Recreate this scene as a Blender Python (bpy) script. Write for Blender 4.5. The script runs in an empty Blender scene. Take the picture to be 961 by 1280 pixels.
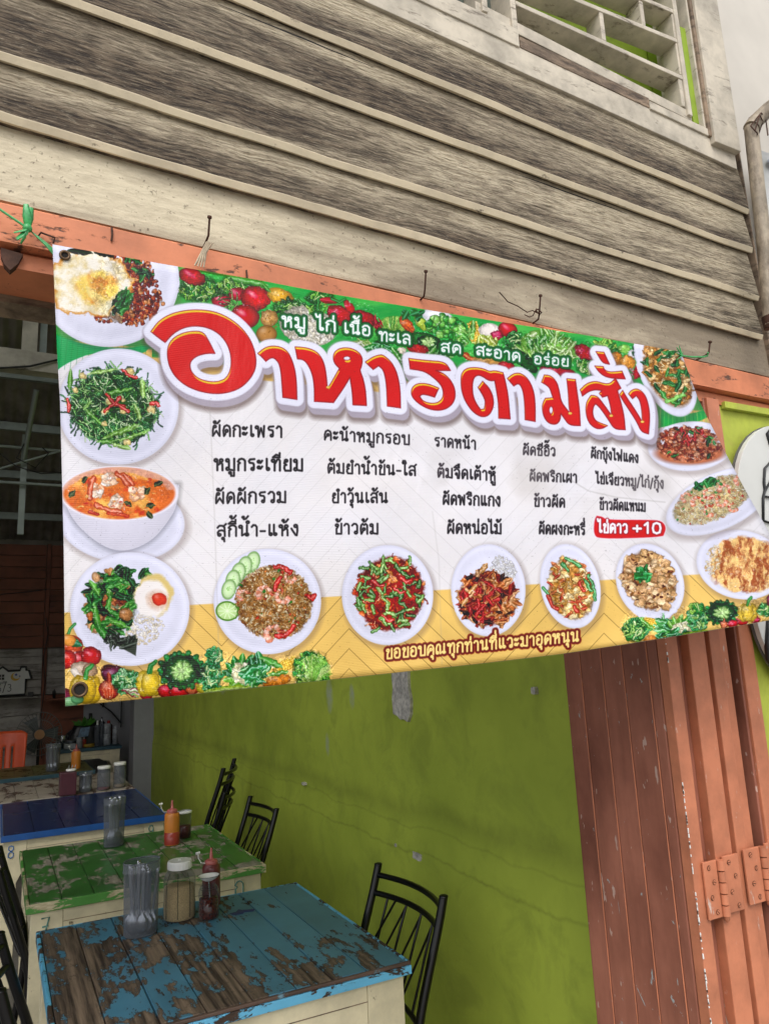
import bpy, bmesh, math, random
import numpy as np
from mathutils import Vector, Matrix, noise as mnoise
R = math.radians
random.seed(7)
scene = bpy.context.scene
COL = scene.collection

# ------------------------------------------------------------------ camera
FPX = 920.0
_x = np.array([1797, 100, 920.]); _x /= np.linalg.norm(_x)
_y = np.array([-462, 205, 920.]); _y -= _x * (_y @ _x); _y /= np.linalg.norm(_y)
_z = np.cross(_x, _y)
CM = np.array([_x, _y, _z])                 # world = CM @ (right, down, forward)
CAM = np.array([0, 0, 1.6])
cam_data = bpy.data.cameras.new('camera')
cam_data.sensor_fit = 'VERTICAL'; cam_data.sensor_height = 36; cam_data.lens = FPX / 1280 * 36
cam_data.clip_start = 0.05; cam_data.clip_end = 400
cam = bpy.data.objects.new('camera', cam_data); COL.objects.link(cam)
_m = Matrix(((CM[0][0], -CM[0][1], -CM[0][2], 0), (CM[1][0], -CM[1][1], -CM[1][2], 0), (CM[2][0], -CM[2][1], -CM[2][2], 1.6), (0, 0, 0, 1)))
cam.matrix_world = _m
scene.camera = cam

# ------------------------------------------------------------------ world, sun, exposure
SUN_EL, SUN_AZ = 52, 205                    # degrees; azimuth measured from +Y clockwise
world = bpy.data.worlds.new('World'); scene.world = world; world.use_nodes = True
wn = world.node_tree; bg = wn.nodes['Background']
sky = wn.nodes.new('ShaderNodeTexSky'); sky.sky_type = 'NISHITA'; sky.sun_disc = False
sky.sun_elevation = R(SUN_EL); sky.sun_rotation = R(SUN_AZ); sky.dust_density = 4; sky.air_density = 1.0; sky.ozone_density = 1
hs = wn.nodes.new('ShaderNodeHueSaturation'); hs.inputs['Saturation'].default_value = 0.36
wn.links.new(sky.outputs[0], hs.inputs['Color']); wn.links.new(hs.outputs[0], bg.inputs[0])
bg.inputs[1].default_value = 0.15
sl = bpy.data.lights.new('sun', 'SUN'); sl.energy = 0.5; sl.angle = R(30); sl.color = (1, .97, .92)
so = bpy.data.objects.new('sun', sl); COL.objects.link(so)
_d = Vector((math.sin(R(SUN_AZ)) * math.cos(R(SUN_EL)), math.cos(R(SUN_AZ)) * math.cos(R(SUN_EL)), math.sin(R(SUN_EL))))
so.rotation_euler = _d.to_track_quat('Z', 'Y').to_euler()
scene.view_settings.view_transform = 'Standard'; scene.view_settings.look = 'None'
scene.view_settings.exposure = 0.68; scene.view_settings.gamma = 1
scene.render.engine = 'CYCLES'
scene.cycles.max_bounces = 8; scene.cycles.diffuse_bounces = 5; scene.cycles.transparent_max_bounces = 16

# ------------------------------------------------------------------ helpers
def srgb(h):
    v = [int(h[i:i + 2], 16) / 255 for i in (0, 2, 4)]
    return tuple((c / 12.92 if c <= .04045 else ((c + .055) / 1.055) ** 2.4) for c in v) + (1,)

class MB:
    """collects shapes and links them as ONE mesh object"""
    def __init__(s): s.v = []; s.f = []; s.sm = []
    def add(s, vs, fs, smooth=False):
        o = len(s.v); s.v += [tuple(p) for p in vs]; s.f += [tuple(i + o for i in f) for f in fs]; s.sm += [smooth] * len(fs); return s
    def box(s, x0, x1, y0, y1, z0, z1):
        vs = [(x, y, z) for x in (x0, x1) for y in (y0, y1) for z in (z0, z1)]
        return s.add(vs, [(0, 1, 3, 2), (4, 6, 7, 5), (0, 4, 5, 1), (2, 3, 7, 6), (0, 2, 6, 4), (1, 5, 7, 3)])
    def hexa(s, vs):   # 8 points: four of one end in order, four of the other end in order
        return s.add(vs, [(0, 3, 2, 1), (4, 5, 6, 7), (0, 1, 5, 4), (1, 2, 6, 5), (2, 3, 7, 6), (3, 0, 4, 7)])
    def tube(s, pts, r, n=8, cap=True, flat=1.0):
        pts = [Vector(p) for p in pts]; rs = r if isinstance(r, (list, tuple)) else [r] * len(pts)
        t0 = (pts[1] - pts[0]).normalized(); up = Vector((0, 0, 1)) if abs(t0.z) < .9 else Vector((1, 0, 0))
        a = t0.cross(up).normalized(); rings = []
        for i, p in enumerate(pts):
            t = (pts[min(i + 1, len(pts) - 1)] - pts[max(i - 1, 0)]).normalized()
            a = (a - t * a.dot(t)).normalized(); b = t.cross(a)
            rings.append([p + a * (math.cos(2 * math.pi * k / n) * rs[i]) + b * (math.sin(2 * math.pi * k / n) * rs[i] * flat) for k in range(n)])
        vs = [q for g in rings for q in g]; fs = []
        for i in range(len(pts) - 1):
            for k in range(n):
                fs.append((i * n + k, i * n + (k + 1) % n, (i + 1) * n + (k + 1) % n, (i + 1) * n + k))
        s.add(vs, fs, True)
        if cap: s.add(rings[0], [tuple(reversed(range(n)))]); s.add(rings[-1], [tuple(range(n))])
        return s
    def lathe(s, c, prof, n=24, sx=1.0, sy=1.0, rot=0):
        vs = []; fs = []
        for r, z in prof:
            for k in range(n):
                a = 2 * math.pi * k / n; x = math.cos(a) * r * sx; y = math.sin(a) * r * sy
                vs.append((c[0] + x * math.cos(rot) - y * math.sin(rot), c[1] + x * math.sin(rot) + y * math.cos(rot), c[2] + z))
        for i in range(len(prof) - 1):
            for k in range(n):
                fs.append((i * n + k, i * n + (k + 1) % n, (i + 1) * n + (k + 1) % n, (i + 1) * n + k))
        return s.add(vs, fs, True)
    def prism(s, pts, y0, y1, plane='xz'):   # polygon extruded through the third axis
        n = len(pts)
        def P(p, d): return (p[0], d, p[1]) if plane == 'xz' else ((d, p[0], p[1]) if plane == 'yz' else (p[0], p[1], d))
        vs = [P(p, y0) for p in pts] + [P(p, y1) for p in pts]
        return s.add(vs, [tuple(range(n)), tuple(reversed(range(n, 2 * n)))] + [(i, i + n, (i + 1) % n + n, (i + 1) % n) for i in range(n)])
    def build(s, name, m=None, parent=None, bevel=0, loc=None, segs=2):
        me = bpy.data.meshes.new(name); me.from_pydata(s.v, [], s.f); me.update()
        bm = bmesh.new(); bm.from_mesh(me); bmesh.ops.recalc_face_normals(bm, faces=bm.faces); bm.to_mesh(me); bm.free()
        for p, q in zip(me.polygons, s.sm): p.use_smooth = q
        if m: me.materials.append(m)
        o = bpy.data.objects.new(name, me); COL.objects.link(o)
        if loc: o.location = loc
        if parent: o.parent = parent
        if bevel:
            b = o.modifiers.new('bevel', 'BEVEL'); b.width = bevel; b.segments = segs; b.limit_method = 'ANGLE'; b.angle_limit = R(40)
        return o

def tag(o, label=None, cat=None, group=None, kind=None):
    if label: o['label'] = label
    if cat: o['category'] = cat
    if group: o['group'] = group
    if kind: o['kind'] = kind
    return o
def thing(name, loc, label, cat, group=None, rz=0):
    o = bpy.data.objects.new(name, None); COL.objects.link(o); o.location = loc; o.rotation_euler = (0, 0, rz); o.empty_display_size = .05
    return tag(o, label, cat, group)
def copy_tree(o, parent=None):
    c = o.copy(); COL.objects.link(c)
    if parent: c.parent = parent
    for ch in list(o.children): copy_tree(ch, c)
    return c

# ------------------------------------------------------------------ materials
class NT:
    def __init__(s, name):
        s.m = bpy.data.materials.new(name); s.m.use_nodes = True; s.t = s.m.node_tree; s.b = s.t.nodes['Principled BSDF']
        s.tc = s.t.nodes.new('ShaderNodeTexCoord')
    def n(s, typ, **k):
        o = s.t.nodes.new('ShaderNode' + typ)
        for a, v in k.items():
            if a.startswith('i_'): s.set(o.inputs[a[2:].replace('_', ' ')], v)
            elif a.startswith('n_'): s.set(o.inputs[int(a[2:])], v)
            else: setattr(o, a, v)
        return o
    def set(s, sock, v):
        if hasattr(v, 'outputs'): v = v.outputs[0]
        if isinstance(v, bpy.types.NodeSocket): s.t.links.new(v, sock)
        else: sock.default_value = v
    def co(s, scale=(1, 1, 1), src='Object', rnd=0, rot=(0, 0, 0)):
        v = s.tc.outputs[src]
        if rnd:
            oi = s.n('ObjectInfo'); mu = s.n('VectorMath', operation='SCALE'); cx = s.n('CombineXYZ', n_0=oi.outputs['Random'], n_1=oi.outputs['Random'], n_2=oi.outputs['Random'])
            s.set(mu.inputs[0], cx); mu.inputs['Scale'].default_value = rnd
            ad = s.n('VectorMath', operation='ADD', n_0=v, n_1=mu.outputs[0]); v = ad.outputs[0]
        return s.n('Mapping', i_Vector=v, i_Scale=scale, i_Rotation=rot)
    def noise(s, scale=5, detail=6, rough=.6, co=None, dist=0):
        return s.n('TexNoise', i_Vector=co or s.co(), i_Scale=scale, i_Detail=detail, i_Roughness=rough, i_Distortion=dist).outputs[0]
    def ramp(s, fac, stops):
        r = s.n('ValToRGB'); s.set(r.inputs[0], fac); e = r.color_ramp.elements
        while len(e) < len(stops): e.new(.5)
        for q, (p, c) in zip(e, stops):
            q.position = p; q.color = c if isinstance(c, tuple) else (c, c, c, 1)
        return r.outputs[0]
    def mix(s, fac, a, b, blend='MIX'):
        o = s.n('MixRGB', blend_type=blend); s.set(o.inputs[0], fac); s.set(o.inputs[1], a); s.set(o.inputs[2], b); return o.outputs[0]
    def math(s, op, a, b=0.5, clamp=False):
        o = s.n('Math', operation=op, use_clamp=clamp); s.set(o.inputs[0], a); s.set(o.inputs[1], b); return o.outputs[0]
    def bump(s, h, strength=.3, dist=.01):
        o = s.n('Bump', i_Strength=strength, i_Distance=dist); s.set(o.inputs['Height'], h); s.t.links.new(o.outputs[0], s.b.inputs['Normal']); return o
    def out(s, col=None, rough=None, metal=None, **k):
        if col is not None: s.set(s.b.inputs['Base Color'], col)
        if rough is not None: s.set(s.b.inputs['Roughness'], rough)
        if metal is not None: s.set(s.b.inputs['Metallic'], metal)
        for a, v in k.items(): s.set(s.b.inputs[a.replace('_', ' ')], v)
        return s.m

def plain(name, col, rough=.5, metal=0, var=.12, scale=20, bump=0, **k):
    t = NT(name); c = srgb(col) if isinstance(col, str) else col
    n = t.noise(scale, 4, .6)
    dark = tuple(v * (1 - var * 1.6) for v in c[:3]) + (1,); lite = tuple(min(1, v * (1 + var)) for v in c[:3]) + (1,)
    cc = t.mix(t.ramp(n, [(.3, 0.), (.7, 1.)]), dark, lite)
    if bump: t.bump(n, bump, .004)
    return t.out(cc, rough, metal, **k)

def worn(name, paint, under, amount=.5, scale=6, stretch=(1, 1, 1), rough=.45, edge=.015, rnd=3, dirt=.25, bump=.35, under2=None, var=.1, bias=None, fine=.28):
    """old paint flaking off what is under it"""
    t = NT(name); P = srgb(paint); U = srgb(under); U2 = srgb(under2) if under2 else tuple(v * .45 for v in U[:3]) + (1,)
    co = t.co(stretch, rnd=rnd)
    n1 = t.noise(scale, 9, .68, co, .4); n2 = t.noise(scale * 5, 8, .7, co)
    f = t.math('ADD', t.math('MULTIPLY', n1, 1 - fine), t.math('MULTIPLY', n2, fine))
    th = .5 - (amount - .5) * .36
    if bias:      # heavier wear towards one side of the surface
        xyz = t.n('SeparateXYZ', n_0=t.tc.outputs['Object'])
        b = t.math('ADD', t.math('MULTIPLY', xyz.outputs[0], bias[0]), t.math('MULTIPLY', xyz.outputs[1], bias[1])); f = t.math('ADD', f, b)
    mask = t.ramp(f, [(max(0, th - edge), 0.), (min(1, th + edge), 1.)])       # 1 = paint
    grain = t.noise(scale * 2.5, 6, .6, t.co((stretch[0] * 3, stretch[1] * .35, stretch[2] * 3), rnd=rnd))
    uc = t.mix(t.ramp(grain, [(.35, 0.), (.65, 1.)]), U2, U)
    uc = t.mix(t.ramp(f, [(max(0, th - .035 - edge), 0.), (th, .8)]), uc, U2)
    dn = t.noise(scale * .7, 7, .65, t.co((1, 1, 1), rnd=rnd + 2))
    pd = tuple(v * (1 - dirt * 1.5) for v in P[:3]) + (1,); pl = tuple(min(1, v * (1 + var)) for v in P[:3]) + (1,)
    pc = t.mix(t.ramp(dn, [(.32, 0.), (.62, 1.)]), pd, pl)
    h = t.math('ADD', t.math('MULTIPLY', mask, 1.0), t.math('MULTIPLY', grain, .3))
    t.bump(h, bump, .003)
    return t.out(t.mix(mask, uc, pc), t.math('ADD', t.math('MULTIPLY', mask, rough - .75), .75))
# ================================================================== THAI STROKE LETTERS (width, strokes; unit height, loops as small rings)
def _loop(x, y, r=.115): return [(x + r * math.cos(k * math.pi / 4), y + r * math.sin(k * math.pi / 4)) for k in range(9)]
GLYPH = {
 'ก': (.62, [[(.08, 0), (.08, .52), (.20, .64), (.04, .76), (.16, .94), (.34, 1), (.50, .94), (.60, .80), (.60, 0)]]),
 'ข': (.60, [_loop(.20, .84), [(.31, .80), (.24, .62), (.16, .5), (.16, 0), (.58, 0), (.58, 1)]]),
 'ค': (.66, [[(.06, 0), (.05, .55), (.14, .88), (.34, 1), (.54, .9), (.62, .66), (.62, 0)], _loop(.36, .52, .11), [(.27, .46), (.08, .12)]]),
 'ฅ': (.6, []),
 'ง': (.56, [_loop(.34, .86), [(.46, .86), (.47, .4), (.42, 0), (.34, .02), (.16, .34), (.02, .62)]]),
 'จ': (.58, [[(.04, .82), (.18, .98), (.38, .98), (.52, .8), (.55, .5), (.50, 0), (.36, 0), (.35, .36)], _loop(.24, .44, .10)]),
 'ช': (.66, [_loop(.18, .84), [(.29, .80), (.22, .62), (.15, .5), (.15, 0), (.58, 0), (.58, .56), (.44, .70), (.54, .84), (.68, 1.02)]]),
 'ซ': (.70, [_loop(.14, .80, .09), [(.23, .80), (.27, .94), (.33, .78), (.22, .5), (.18, 0), (.60, 0), (.60, .56), (.47, .70), (.56, .84), (.70, 1.02)]]),
 'ด': (.64, [[(.20, .14), (.10, .0), (.05, .50), (.14, .88), (.34, 1), (.54, .9), (.61, .66), (.61, 0)], _loop(.32, .48, .11), [(.28, .38), (.14, .04)]]),
 'ต': (.66, [[(.10, .0), (.05, .50), (.10, .86), (.22, .98), (.34, .86), (.48, .98), (.61, .84), (.62, 0)], _loop(.32, .46, .11), [(.28, .36), (.14, .04)]]),
 'ท': (.68, [_loop(.12, .85), [(.23, .85), (.23, 0)], [(.23, .55), (.44, .96), (.56, .98), (.64, .84), (.64, 0)]]),
 'น': (.72, [_loop(.12, .85), [(.23, .85), (.23, .04), (.48, .20)], [(.60, 1), (.60, .14)], _loop(.60, .13)]),
 'บ': (.66, [_loop(.12, .85), [(.23, .85), (.23, 0), (.64, 0), (.64, 1)]]),
 'ป': (.66, [_loop(.12, .85), [(.23, .85), (.23, 0), (.64, 0), (.64, 1.4)]]),
 'ผ': (.70, [_loop(.24, .86, .10), [(.13, .84), (.08, .5), (.08, 0), (.36, .46), (.64, 0), (.64, 1)]]),
 'ฟ': (.78, [_loop(.10, .86), [(.21, .86), (.23, 0), (.44, .72), (.66, 0), (.70, 1.42)]]),
 'พ': (.78, [_loop(.10, .86), [(.21, .86), (.23, 0), (.44, .80), (.66, 0), (.70, 1)]]),
 'ม': (.68, [_loop(.12, .85), [(.23, .85), (.23, .14)], _loop(.14, .13), [(.24, .10), (.34, .04), (.64, 0), (.64, 1)]]),
 'ย': (.64, [_loop(.24, .85, .10), [(.14, .82), (.10, .64), (.26, .50), (.12, .44), (.10, .2), (.18, 0), (.60, 0), (.60, 1)]]),
 'ร': (.54, [[(.50, .98), (.16, .94), (.08, .80), (.14, .66), (.40, .62), (.46, .50), (.46, .14)], _loop(.36, .13, .10)]),
 'ล': (.64, [[(.06, .82), (.22, 1), (.44, 1), (.59, .84), (.61, 0)], [(.61, .42), (.40, .56), (.18, .52), (.08, .34), (.10, .14)], _loop(.20, .12, .10)]),
 'ว': (.54, [[(.05, .82), (.20, .99), (.38, .97), (.49, .80), (.49, .14)], _loop(.38, .13)]),
 'ศ': (.66, [[(.06, 0), (.05, .55), (.14, .88), (.34, 1), (.54, .84), (.62, .60), (.62, 0)], [(.5, .9), (.7, 1.1)], _loop(.34, .5, .11)]),
 'ส': (.66, [[(.06, .78), (.20, .96), (.42, .96), (.58, .82), (.61, 0)], [(.61, .42), (.40, .54), (.18, .50), (.08, .34), (.10, .14)], _loop(.20, .12, .10), [(.50, .90), (.70, 1.12)]]),
 'ห': (.70, [_loop(.12, .85), [(.23, .85), (.23, 0)], [(.23, .40), (.36, .52), (.56, .66), (.62, .50), (.63, 0)], _loop(.53, .84), [(.42, .78), (.40, .66), (.5, .6)]]),
 'อ': (.62, [[(.06, .82), (.20, .99), (.42, .99), (.57, .82), (.58, .2), (.48, 0), (.18, 0), (.08, .14), (.08, .50)], _loop(.19, .56, .10)]),
 'ณ': (.98, [_loop(.16, .12, .10), [(.06, .14), (.05, .6), (.14, .92), (.30, 1), (.42, .84), (.44, .04), (.68, .20)], [(.82, 1), (.82, .14)], _loop(.82, .13, .10)]),
 'ะ': (.40, [_loop(.10, .76, .09), [(.10, .67), (.24, .66), (.36, .84)], _loop(.10, .26, .09), [(.10, .17), (.24, .16), (.36, .34)]]),
 'า': (.46, [[(.04, .82), (.16, .99), (.32, .97), (.42, .80), (.42, 0)]]),
 'เ': (.30, [[(.12, 1), (.12, .14)], _loop(.22, .13, .10)]),
 'แ': (.66, [[(.12, 1), (.12, .14)], _loop(.22, .13, .10), [(.46, 1), (.46, .14)], _loop(.56, .13, .10)]),
 'ไ': (.36, [_loop(.30, .13, .10), [(.20, .13), (.20, 1.46), (.10, 1.24), (-.02, 1.26), (-.08, 1.50)]]),
 'ใ': (.36, [_loop(.30, .13, .10), [(.20, .13), (.20, 1.06), (.30, 1.26), (.22, 1.48), (.04, 1.48), (-.02, 1.3)], _loop(.07, 1.26, .08)]),
 '-': (.40, [[(.05, .42), (.38, .42)]]), '/': (.36, [[(.02, -.15), (.34, 1.15)]]), '+': (.56, [[(.04, .42), (.54, .42)], [(.29, .14), (.29, .70)]]),
 '0': (.56, [[(.28, 1.02), (.48, .9), (.54, .5), (.48, .1), (.28, -.02), (.08, .1), (.02, .5), (.08, .9), (.28, 1.02)]]), '1': (.36, [[(.04, .78), (.24, 1.02), (.24, 0)]]),
 '3': (.5, [[(.04, .92), (.26, 1), (.44, .86), (.42, .62), (.22, .54), (.46, .44), (.48, .16), (.26, 0), (.02, .1)]]), '5': (.5, [[(.44, 1), (.10, 1), (.06, .56), (.28, .62), (.48, .44), (.46, .14), (.24, 0), (.02, .1)]]),
 '7': (.5, [[(.02, .98), (.46, 1), (.20, 0)], [(.08, .5), (.42, .52)]]), '8': (.5, [[(.25, .54), (.06, .7), (.08, .92), (.25, 1), (.42, .92), (.44, .7), (.25, .54), (.04, .36), (.06, .1), (.25, 0), (.44, .1), (.46, .36), (.25, .54)]]),
 '9': (.5, [[(.46, .72), (.36, .5), (.12, .5), (.04, .76), (.14, .98), (.36, 1), (.46, .8), (.44, .4), (.3, 0)]]), ' ': (.30, []),
}
UP = {'ิ': [[(-.58, 1.14), (-.34, 1.36), (-.10, 1.30), (-.06, 1.14), (-.58, 1.14)]]}
UP['ี'] = UP['ิ'] + [[(-.08, 1.14), (-.06, 1.50)]]; UP['ื'] = UP['ี'] + [[(-.20, 1.3), (-.19, 1.48)]]
UP['ึ'] = UP['ิ']; UP['ั'] = [_loop(-.46, 1.26, .09), [(-.44, 1.16), (-.24, 1.16), (-.06, 1.40)]]
TONE = {'่': [[(-.12, 1.18), (-.11, 1.46)]], '้': [_loop(-.40, 1.38, .07), [(-.34, 1.34), (-.36, 1.20), (-.20, 1.24), (-.04, 1.48)]],
        '๊': [[(-.50, 1.24), (-.48, 1.40), (-.40, 1.28), (-.32, 1.42), (-.26, 1.22), (-.16, 1.26), (-.04, 1.48)]], '๋': [[(-.3, 1.34), (-.06, 1.34)], [(-.18, 1.2), (-.18, 1.48)]]}
DOWN = {'ุ': [_loop(-.18, -.22, .08), [(-.10, -.22), (-.09, -.48)]], 'ู': [_loop(-.36, -.22, .08), [(-.28, -.24), (-.28, -.48), (-.06, -.48), (-.06, -.16)]]}
for _k in list(UP) + list(TONE) + list(DOWN): GLYPH[_k] = (0, (UP.get(_k) or TONE.get(_k) or DOWN.get(_k)))

def layout(text, gap=.20):
    """strokes of a Thai string in unit-height space, marks stacked on their consonant"""
    out = []; cx = 0; above = False
    for ic, c in enumerate(text):
        nxt = text[ic + 1:ic + 2] == 'ำ'
        if c in UP: out += [[(cx - gap + x, y) for x, y in s] for s in UP[c]]; above = True
        elif c in DOWN: out += [[(cx - gap + x, y) for x, y in s] for s in DOWN[c]]
        elif c in TONE: out += [[(cx - gap + x, y + (.40 if above else .34 if nxt else 0)) for x, y in s] for s in TONE[c]]
        elif c == 'ำ':
            out.append([(cx - gap - .06 + x, y) for x, y in _loop(0, 1.26, .10)]); w, st = GLYPH['า']; out += [[(cx + x, y) for x, y in s] for s in st]; cx += w + gap; above = False
        else:
            w, st = GLYPH[c]; out += [[(cx + x, y) for x, y in s] for s in st]; cx += w + gap; above = False
    return out, cx - gap

# ================================================================== BANNER PRINT, painted stroke by stroke
def interp(x, pts):
    xs, ys = zip(*pts); xs = np.array(xs, float); ys = np.array(ys, float); x = np.asarray(x, float)
    y = np.interp(x, xs, ys)
    y = np.where(x > xs[-1], ys[-1] + (x - xs[-1]) * (ys[-1] - ys[-2]) / (xs[-1] - xs[-2]), y)
    return np.where(x < xs[0], ys[0] + (x - xs[0]) * (ys[1] - ys[0]) / (xs[1] - xs[0]), y)
TOP = [(66, 306), (213, 332), (320, 350), (406, 366.5), (620, 402), (730, 419), (850, 440)]
BOT = [(82, 883), (240, 868), (320, 859.5), (420, 849), (598, 830), (699, 818), (778, 806), (937, 780), (1005, 767)]
LE = [(0, 66), (.24, 72), (.34, 75.5), (.65, 80), (1, 82)]
RE = [(0, 850), (.16, 872), (.41, 917), (.65, 960), (1, 1008)]
top = lambda x: interp(x, TOP); bot = lambda x: interp(x, BOT); le = lambda t: interp(t, LE); re_ = lambda t: interp(t, RE)
W_, H_ = 1900, 1180
def fwd(s, t):
    x = le(t) + (re_(t) - le(t)) * s; y = top(x) + (bot(x) - top(x)) * t; return x, y
def inv(x, y):
    t = (y - top(x)) / (bot(x) - top(x)); s = (x - le(t)) / (re_(t) - le(t)); return s, t
_s, _t = np.meshgrid((np.arange(W_) + .5) / W_, (np.arange(H_) + .5) / H_)
PX, PY = fwd(_s, _t); PX = PX.astype(np.float32); PY = PY.astype(np.float32)
IMG = np.zeros((H_, W_, 3), np.float32)
rng = np.random.default_rng(11)
def hx(c): return np.array([int(c[i:i + 2], 16) / 255 for i in (0, 2, 4)], np.float32) if isinstance(c, str) else np.asarray(c, np.float32)
def win_(x0, x1, y0, y1):
    c = [inv(x, y) for x in (x0, x1) for y in (y0, y1)]
    ss = [float(q[0]) for q in c]; tt = [float(q[1]) for q in c]
    a = max(0, int(min(ss) * W_) - 2); b = min(W_, int(max(ss) * W_) + 3); cc = max(0, int(min(tt) * H_) - 3); d = min(H_, int(max(tt) * H_) + 4)
    return (slice(cc, d), slice(a, b)) if a < b and cc < d else None
def aa(d, w=.45): return np.clip(.5 - d / w * .5, 0, 1)       # signed distance -> coverage
def blend(sl, a, col):
    IMG[sl] += (col - IMG[sl]) * a[..., None]
def ell(cx, cy, rx, ry, col, rot=0, dark=.45, hl=.35, alpha=1., soft=.5, hp=(-.35, -.4)):
    m = max(rx, ry) + 1.5; sl = win_(cx - m, cx + m, cy - m, cy + m)
    if sl is None: return
    dx = PX[sl] - cx; dy = PY[sl] - cy; c, s = math.cos(rot), math.sin(rot)
    u = (dx * c + dy * s) / rx; v = (-dx * s + dy * c) / ry; q = np.sqrt(u * u + v * v) + 1e-6
    a = aa((q - 1) * min(rx, ry), soft) * alpha; col = hx(col)
    qq = np.clip(q, 0, 1); sh = 1 - dark * qq ** 3
    ux = dx / rx; vy = dy / ry
    h = np.exp(-(((ux - hp[0]) ** 2 + (vy - hp[1]) ** 2) / .10)) * hl
    c3 = col * sh[..., None]; c3 = c3 + (1 - c3) * h[..., None]
    blend(sl, a, c3)
def leaf(cx, cy, L, w, rot, col, rib=.25, alpha=1., dark=.35):
    m = L + 1.5; sl = win_(cx - m, cx + m, cy - m, cy + m)
    if sl is None: return
    dx = PX[sl] - cx; dy = PY[sl] - cy; c, s = math.cos(rot), math.sin(rot)
    u = (dx * c + dy * s) / L; v = -dx * s + dy * c
    ww = w * np.clip(1 - u * u, 0, 1) ** .7; d = np.where(np.abs(u) < 1, np.abs(v) - ww, 9)
    a = aa(d, .6) * alpha; k = np.clip(np.abs(v) / (w + .01), 0, 1)
    col = hx(col); c3 = col * (1 - dark * k[..., None] - .12 * (v > 0)[..., None]); r = np.exp(-(v / (.16 * w + .2)) ** 2) * rib
    blend(sl, a, c3 + (1 - c3) * r[..., None])
def seg_dist(X, Y, pts):
    d = np.full(X.shape, 1e9, np.float32)
    for (ax, ay), (bx, by) in zip(pts[:-1], pts[1:]):
        vx, vy = bx - ax, by - ay; L = vx * vx + vy * vy + 1e-9
        t = np.clip(((X - ax) * vx + (Y - ay) * vy) / L, 0, 1); np.minimum(d, (X - ax - t * vx) ** 2 + (Y - ay - t * vy) ** 2, out=d)
    return np.sqrt(d)
def stroke(pts, r, col, alpha=1., dark=.3, hl=.2):
    xs = [p[0] for p in pts]; ys = [p[1] for p in pts]; sl = win_(min(xs) - r - 1, max(xs) + r + 1, min(ys) - r - 1, max(ys) + r + 1)
    if sl is None: return
    d = seg_dist(PX[sl], PY[sl], pts); a = aa(d - r, .6) * alpha; k = np.clip(d / r, 0, 1)[..., None]; col = hx(col)
    c3 = col * (1 - dark * k * k); blend(sl, a, c3 + (1 - c3) * hl * (1 - k) ** 2)
def poly_sd(X, Y, pts):
    d = seg_dist(X, Y, list(pts) + [pts[0]]); ins = np.zeros(X.shape, bool); n = len(pts)
    for i in range(n):
        ax, ay = pts[i]; bx, by = pts[(i + 1) % n]
        if ay == by: continue
        ins ^= ((Y < ay) != (Y < by)) & (X < (bx - ax) * (Y - ay) / (by - ay) + ax)
    return np.where(ins, -d, d)
def smooth_poly(p, it=2):
    for _ in range(it):
        q = []; n = len(p)
        for i in range(n):
            a, b, c = np.array(p[i - 1]), np.array(p[i]), np.array(p[(i + 1) % n]); u, v = b - a, c - b
            ang = abs(math.atan2(u[0] * v[1] - u[1] * v[0], u @ v))
            if ang < 1.0: q += [tuple(b - u * .25), tuple(b + v * .25)]
            else: q.append(tuple(b))
        p = q
    return p
def poly(pts, col, alpha=1., sm=2):
    p = smooth_poly(pts, sm) if sm else pts; xs = [q[0] for q in p]; ys = [q[1] for q in p]; sl = win_(min(xs) - 1, max(xs) + 1, min(ys) - 1, max(ys) + 1)
    if sl is None: return
    blend(sl, aa(poly_sd(PX[sl], PY[sl], p), .6) * alpha, hx(col))
def vnoise(sc, seed, sl=None, oct=4, stretch=(1, 1), rough=.5):
    """value noise over banner millimetres"""
    X = PX if sl is None else PX[sl]; Y = PY if sl is None else PY[sl]; out = np.zeros(X.shape, np.float32); amp = 1; tot = 0; r = np.random.default_rng(seed)
    for o in range(oct):
        g = r.random((256, 256)).astype(np.float32); x = X / sc / stretch[0] * 2 ** o + 17.3 * o; y = Y / sc / stretch[1] * 2 ** o + 5.1 * o
        xi = np.floor(x).astype(int); yi = np.floor(y).astype(int); fx = x - xi; fy = y - yi; fx = fx * fx * (3 - 2 * fx); fy = fy * fy * (3 - 2 * fy)
        a = g[yi % 256, xi % 256]; b = g[yi % 256, (xi + 1) % 256]; c = g[(yi + 1) % 256, xi % 256]; d = g[(yi + 1) % 256, (xi + 1) % 256]
        out += amp * (a + (b - a) * fx + (c - a) * fy + (a - b - c + d) * fx * fy); tot += amp; amp *= rough
    return out / tot
def U(a, b): return float(rng.uniform(a, b))
def pick(l): return l[int(rng.integers(len(l)))]
def inside(reg):
    """random point in an ellipse region (cx, cy, rx, ry, rot)"""
    cx, cy, rx, ry, rot = reg; a = U(0, 6.283); q = math.sqrt(U(0, 1)); u = rx * q * math.cos(a); v = ry * q * math.sin(a)
    return cx + u * math.cos(rot) - v * math.sin(rot), cy + u * math.sin(rot) + v * math.cos(rot)
def balls(reg, n, r0, r1, pal, hl=.3, dark=.5, asp=.75):
    for _ in range(n):
        x, y = inside(reg); r = U(r0, r1); ell(x, y, r, r * U(asp, 1), pick(pal), U(0, 3.1), dark, hl)
def leaves(reg, n, L0, L1, w, pal, rib=.2, rots=(0, 6.283), dark=.4):
    for _ in range(n):
        x, y = inside(reg); leaf(x, y, U(L0, L1), w * U(.7, 1.3), U(*rots), pick(pal), rib, dark=dark)
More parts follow.
